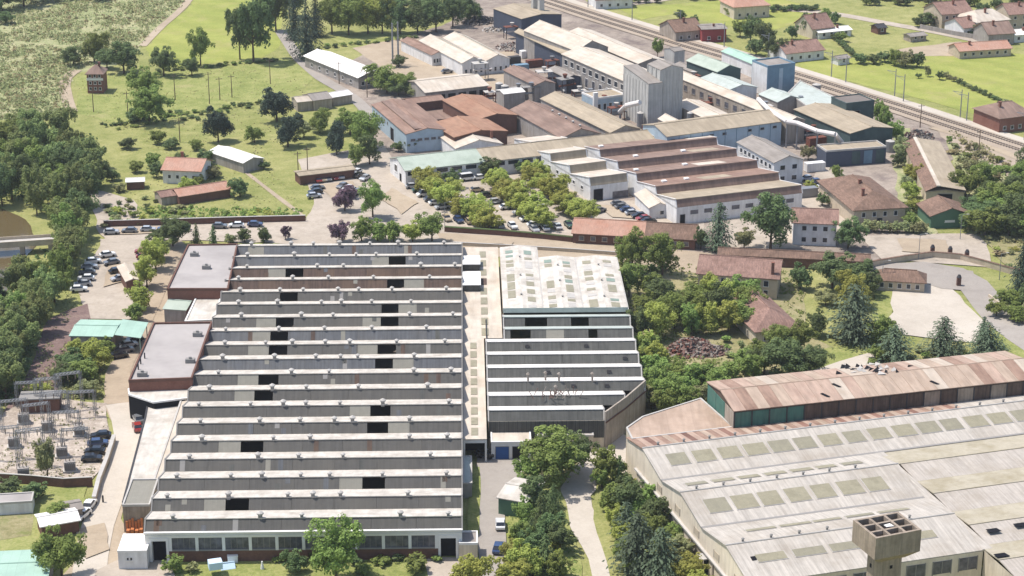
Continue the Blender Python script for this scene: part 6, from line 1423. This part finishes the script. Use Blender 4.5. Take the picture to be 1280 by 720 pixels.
car_row((178,318), (184,330), 3, .1, 'beside the white-roofed store', ['red', 'red', 'grey'])
car_row((114,578), (127,549), 4, .1, 'on the switchyard gravel', ['black', 'black', 'blue', 'black'])
car_row((104,648), (111,636), 2, 1.35, 'nose to tail by the gravel road wall', ['white', 'white'])
car_row((150,448), (168,428), 4, .4, 'against the bushes of the hall track', ['black', 'grey', 'white', 'black'])
car_row((176,518), (172,538), 3, 1.9, 'behind the long lean-to', ['black', 'grey', 'red'])
car_row((607,571), (618,573), 2, .3, 'at the mouth of the covered lane', ['black', 'black'])
car_row((622,690), (626,660), 2, 1.5, 'on the service lane beside the pale shed', ['blue', 'white'])
car_row((1008,226), (1040,240), 4, .5, 'behind the white office', ['silver', 'blue', 'white', 'black'])
car_row((700,108), (712,116), 2, .4, 'in the middle of the back works', ['white', 'silver'])
car_row((560,92), (600,84), 4, .5, 'by the pale sheds at the far corner', ['grey', 'white', 'red', 'silver'])
car_row((1102,36), (1104,36), 1, .4, 'on the far country road', ['black'])

# ------------------------------------------------------------------ poles, masts, walls
def pole(x, y, h, label, group, arm=True, mat='wood_pole', rot=.3):
    p = G(x, y); o = thing('utility_pole', label, 'pole', (p.x, p.y, 0), rot, group)
    MB().tube((0, 0, -.1), (0, 0, h), .17, .11, 7).build('shaft', mat, o)
    if arm:
        MB().box(-1.1, 1.1, -.07, .07, h-.8, h-.65).build('crossarm', mat, o)
        for x_ in (-1, 0, 1): MB().tube((x_, 0, h-.65), (x_, 0, h-.4), .06, .05, 5).build('insulator', 'coping', o)
for x, y, h in ((219,125,9),(160,144,8),(117,140,8),(275,125,8),(262,130,11),(290,122,8),(225,178,8),(338,105,9),(385,225,10),(373,222,8),(459,122,9),(424,105,8)): pole(x, y, h, 'wooden utility pole with crossarm in the western meadows', 'wooden utility poles')
def mast(x, y, h, label, group):
    p = G(x, y); o = thing('catenary_mast', label, 'mast', (p.x, p.y, .2), -.7, group)
    MB().tube((0, 0, 0), (0, 0, h), .2, .14, 6).build('shaft', 'steel', o); MB().box(-3.4, 0, -.06, .06, h-1.1, h-.95).build('bracket', 'steel', o); MB().tube((-3.2, 0, h-1.0), (0, 0, h-2.2), .05, .05, 5).build('stay', 'steel', o)
for x, y in ((1039,97),(1057,104),(1118,121),(1129,128),(1200,148),(1208,152),(960,74),(905,60),(850,44),(790,26),(735,10),(1280,176)): mast(x, y, 9.5, 'steel catenary mast beside the railway tracks', 'catenary masts')
for x, y in ((1223,194),(1150,160)): pole(x, y, 8, 'wooden pole standing in the rail siding yard', 'siding poles')
def lamp_post(x, y, h, label, group, rot=0.):
    p = G(x, y); o = thing('street_lamp', label, 'street lamp', (p.x, p.y, 0), rot, group)
    MB().tube((0, 0, 0), (0, 0, h), .1, .06, 6).build('post', 'steel', o); MB().tube((0, 0, h), (1.3, 0, h+.25), .05, .04, 5).build('arm', 'steel', o); MB().box(1.2, 1.9, -.14, .14, h+.18, h+.3).build('lamp_head', 'coping', o)
for x, y in ((1148,325),(1249,350),(1200,300),(612,285),(672,287),(556,284),(1102,360)): lamp_post(x, y, 7, 'slim grey street lamp beside a road or car park', 'street lamps')
def wall_line(name, label, cat, px, h, th, mat, coping=None):
    w = [G(x, y) for x, y in px]; o = thing(name, label, cat, tuple(w[0])); b0 = w[0]
    for a, b in zip(w, w[1:]):
        d = (b-a).normalized(); n = Vector((-d.y, d.x, 0))*th/2; z = Vector((0, 0, h)); a2, b2 = a-b0-d*.02, b-b0+d*.02
        MB().slab([a2-n+z, b2-n+z, b2+n+z, a2+n+z], h+.1).build('wall_section', mat, o)
        if coping: n2 = n*1.35; z2 = Vector((0, 0, h+.12)); MB().slab([a2-n2+z2, b2-n2+z2, b2+n2+z2, a2+n2+z2], .118).build('coping_stone', coping, o)
wall_line('boundary_wall', 'dark boundary wall between the back road and the meadow bank', 'wall', [(130,284),(200,282),(300,279),(382,277)], 1.8, .4, 'dark_brick', 'coping')
wall_line('boundary_wall', 'dark hedge-topped wall between the car park and the lane behind the hall', 'wall', [(556,290),(620,294),(680,299),(716,303)], 1.5, .8, 'dark_brick', 'leaf_dark')
wall_line('boundary_wall', 'low pale wall along the lane behind the white gables', 'wall', [(566,307),(640,311),(720,316),(775,320)], 1.0, .3, 'pale_stone', 'coping')
wall_line('boundary_wall', 'long stone wall curving along the outer edge of the turning road', 'wall', [(1072,338),(1100,332),(1130,327),(1165,322),(1200,325),(1230,333),(1262,342),(1300,350)], 1.6, .5, 'pale_stone', 'old_tile_roof')
wall_line('retaining_wall', 'pale concrete wall beside the gravel road by the switchyard', 'wall', [(143,552),(134,580),(124,606),(118,630)], 1.5, .6, 'pale_stone', 'coping')
wall_line('boundary_wall', 'brown wall closing the lower side of the switchyard', 'wall', [(-10,603),(40,606),(80,610),(116,608)], 2.0, .3, 'dark_brick', 'coping')
wall_line('boundary_wall', 'low kerb wall beside the verge of the corner road', 'wall', [(1236,372),(1262,392),(1300,420)], .9, .4, 'pale_stone')
wall_line('boundary_wall', 'garden wall before the far group of houses', 'wall', [(1150,36),(1190,44),(1235,52),(1290,49)], 1.8, .4, 'grey_wall')
wall_line('boundary_wall', 'white wall on the pasture in front of the low white outbuilding', 'wall', [(1030,48),(1064,43)], 1.5, .3, 'grey_wall')
for x, y in ((1187,322),(1208,326),(1165,320),(1198,358)):
    p = G(x, y); o = thing('gate_pillar', 'dark pillar with ball cap along the turning road wall', 'pillar', (p.x, p.y, 0), 0, 'pillars of the turning road wall'); MB().box(-.5, .5, -.5, .5, 0, 2.4).build('shaft', 'dark_brick', o); MB().tube((0, 0, 2.4), (0, 0, 3.1), .65, .3, 8).build('cap', 'dark_metal', o)
p = G(129, 629); o = thing('bollard', 'dark post with round cap on the gravel road by the concrete shed', 'bollard', (p.x, p.y, .2)); MB().tube((0, 0, 0), (0, 0, 1.3), .18, .18, 8).build('post', 'dark_metal', o); MB().tube((0, 0, 1.3), (0, 0, 1.5), .22, .08, 8).build('cap', 'dark_metal', o)

# ------------------------------------------------------------------ switchyard: lattice gantries and transformers
def lattice(o, p, q, wd, name='column', n=7, mat='steel'):
    p, q = Vector(p), Vector(q); d = (q-p); L = d.length; d.normalize(); a = d.orthogonal().normalized(); b = d.cross(a); m = MB()
    cs = [a*wd/2+b*wd/2, a*wd/2-b*wd/2, -a*wd/2-b*wd/2, -a*wd/2+b*wd/2]
    for c in cs: m.tube(p+c, q+c, .06, .06, 4)
    for i in range(n):
        z0, z1 = p+d*L*i/n, p+d*L*(i+1)/n
        for k in range(4): m.tube(z0+cs[k], z1+cs[(k+1) % 4], .035, .035, 3, False)
    return m.build(name, mat, o)
SG = [(38,510),(62,512),(88,512),(104,522),(20,540),(48,552),(85,548),(10,575),(40,585),(96,570),(70,530)]
for i, (x, y) in enumerate(SG):
    p = G(x, y); o = thing('switchyard_gantry', 'grey lattice steel gantry standing on the switchyard gravel', 'gantry', (p.x, p.y, .2), .15+.1*(i % 3), 'switchyard gantries')
    h = 6.0+(i % 3)*1.2; lattice(o, (-2.6, 0, 0), (-2.6, 0, h), .5); lattice(o, (2.6, 0, 0), (2.6, 0, h), .5); lattice(o, (-2.6, 0, h-.3), (2.6, 0, h-.3), .45, 'beam')
    for k in (-1.6, 0, 1.6): MB().tube((k, 0, h-.6), (k, 0, h-1.8), .12, .08, 6).build('insulator', 'tower_concrete', o)
for i, (x, y) in enumerate(((30,530),(55,565),(78,572),(18,560),(100,545),(60,540),(88,590),(30,598))):
    p = G(x, y); o = thing('transformer', 'grey transformer on a concrete plinth in the switchyard', 'transformer', (p.x, p.y, .2), .2, 'switchyard transformers')
    MB().box(-1.4, 1.4, -.9, .9, 0, .4).build('plinth', 'coping', o); MB().box(-1.1, 1.1, -.65, .65, .4, 2.2).build('tank', 'grey_wall', o)
    m = MB()
    for k in range(6): m.box(-1.0+k*.38, -.88+k*.38, -.95, -.66, .6, 2.0)
    m.build('radiator', 'grey_trim', o)
    for k in (-.7, 0, .7): MB().tube((k, 0, 2.2), (k, 0, 3.1), .1, .06, 6).build('bushing', 'tower_concrete', o)
p = G(52, 512); o = thing('switch_house', 'small dark brick switch house behind the gantries', 'building', (p.x, p.y, .2), .1); MB().box(-4, 4, -2, 2, 0, 3).build('wall', 'dark_brick', o); MB().box(-4.3, 4.3, -2.3, 2.3, 3.0, 3.25).build('roof', 'grey_trim', o)
# garden tent and odds before the hall
p = G(277, 714); o = thing('garden_tent', 'pale blue tarpaulin tent on the lawn before the sawtooth hall', 'tent', (p.x, p.y, .15), .3)
MB().box(-1.5, 1.5, -1.2, 1.2, 0, 1.6).build('side', 'pale_blue_tarp', o); gable_roof(o, 3.0, 2.4, 0, .9, 'x', 'pale_blue_tarp', .15); o.children[-1].location = (-1.5, -1.2, 1.45); o.scale = (.8, .8, .85)
p = G(291, 703); tag(MB().box(-.9, .9, -.6, .6, 0, 1.2).box(-.95, .95, -.65, .65, 1.2, 1.4).build('white_bin', 'white_trim', None, (p.x, p.y, .15), .2), 'white lidded bin beside the pale blue garden tent', 'bin')
p = G(328, 712); tag(MB().tube((0, 0, 0), (0, 0, .8), .35, .25, 8).tube((0, 0, .8), (0, 0, 1.5), .22, .14, 8).build('garden_statue', 'white_trim', None, (p.x, p.y, .15), 0), 'small white garden ornament on the lawn before the hall', 'ornament')

# pipe racks and machinery frames crowding the back works
MR = random.Random(4)
for i, (x, y) in enumerate(((612,128),(648,124),(664,128),(600,100),(690,92),(706,120),(724,128),(738,134),(755,142),(770,150),(716,104),(680,112),(790,118),(762,112),(866,116),(888,140),(912,130),(928,148),(956,150),(1000,140),(1016,176),(1070,172),(640,48),(660,62))):
    p = G(x, y); o = thing('machinery_frame', 'rusty steel frame with pipes and hoppers crowding the back works', 'machinery', (p.x, p.y, .1), MR.uniform(.2, .6), 'machinery frames in the back works')
    w_, d_, h_ = MR.uniform(3, 6), MR.uniform(2, 4), MR.uniform(3, 6.5); mt = MR.choice(['rust', 'dark_metal', 'steel', 'grey_trim'])
    for sx in (-1, 1):
        for sy in (-1, 1): MB().box(sx*w_/2-.12, sx*w_/2+.12, sy*d_/2-.12, sy*d_/2+.12, 0, h_).build('post', mt, o)
    MB().box(-w_/2-.2, w_/2+.2, -d_/2-.2, d_/2+.2, h_, h_+.2).build('deck', MR.choice(['coping', 'grey_trim', 'rust']), o)
    MB().tube((-w_/2, 0, h_*.6), (w_/2+2, 0, h_*.6), .35, .35, 8).build('pipe', MR.choice(['steel', 'rust', 'pipe_white']), o)
    MB().tube((0, 0, h_+.2), (0, 0, h_+1.6), .4, .9, 8).build('hopper', MR.choice(['steel', 'coping', 'rust']), o)
# ------------------------------------------------------------------ the air
hz = MB().box(-700, 700, -60, 1500, -1.0, 172.0); ho = hz.build('haze', 'coping'); tag(ho, kind='stuff')
hm = bpy.data.materials.new('haze_air'); hm.use_nodes = True; nt = hm.node_tree; nt.nodes.remove(nt.nodes['Principled BSDF'])
pv = nt.nodes.new('ShaderNodeVolumePrincipled'); pv.inputs['Color'].default_value = (.86, .90, .95, 1); pv.inputs['Density'].default_value = .00008; pv.inputs['Anisotropy'].default_value = .2
nt.links.new(pv.outputs[0], nt.nodes['Material Output'].inputs['Volume']); ho.data.materials.clear(); ho.data.materials.append(hm)
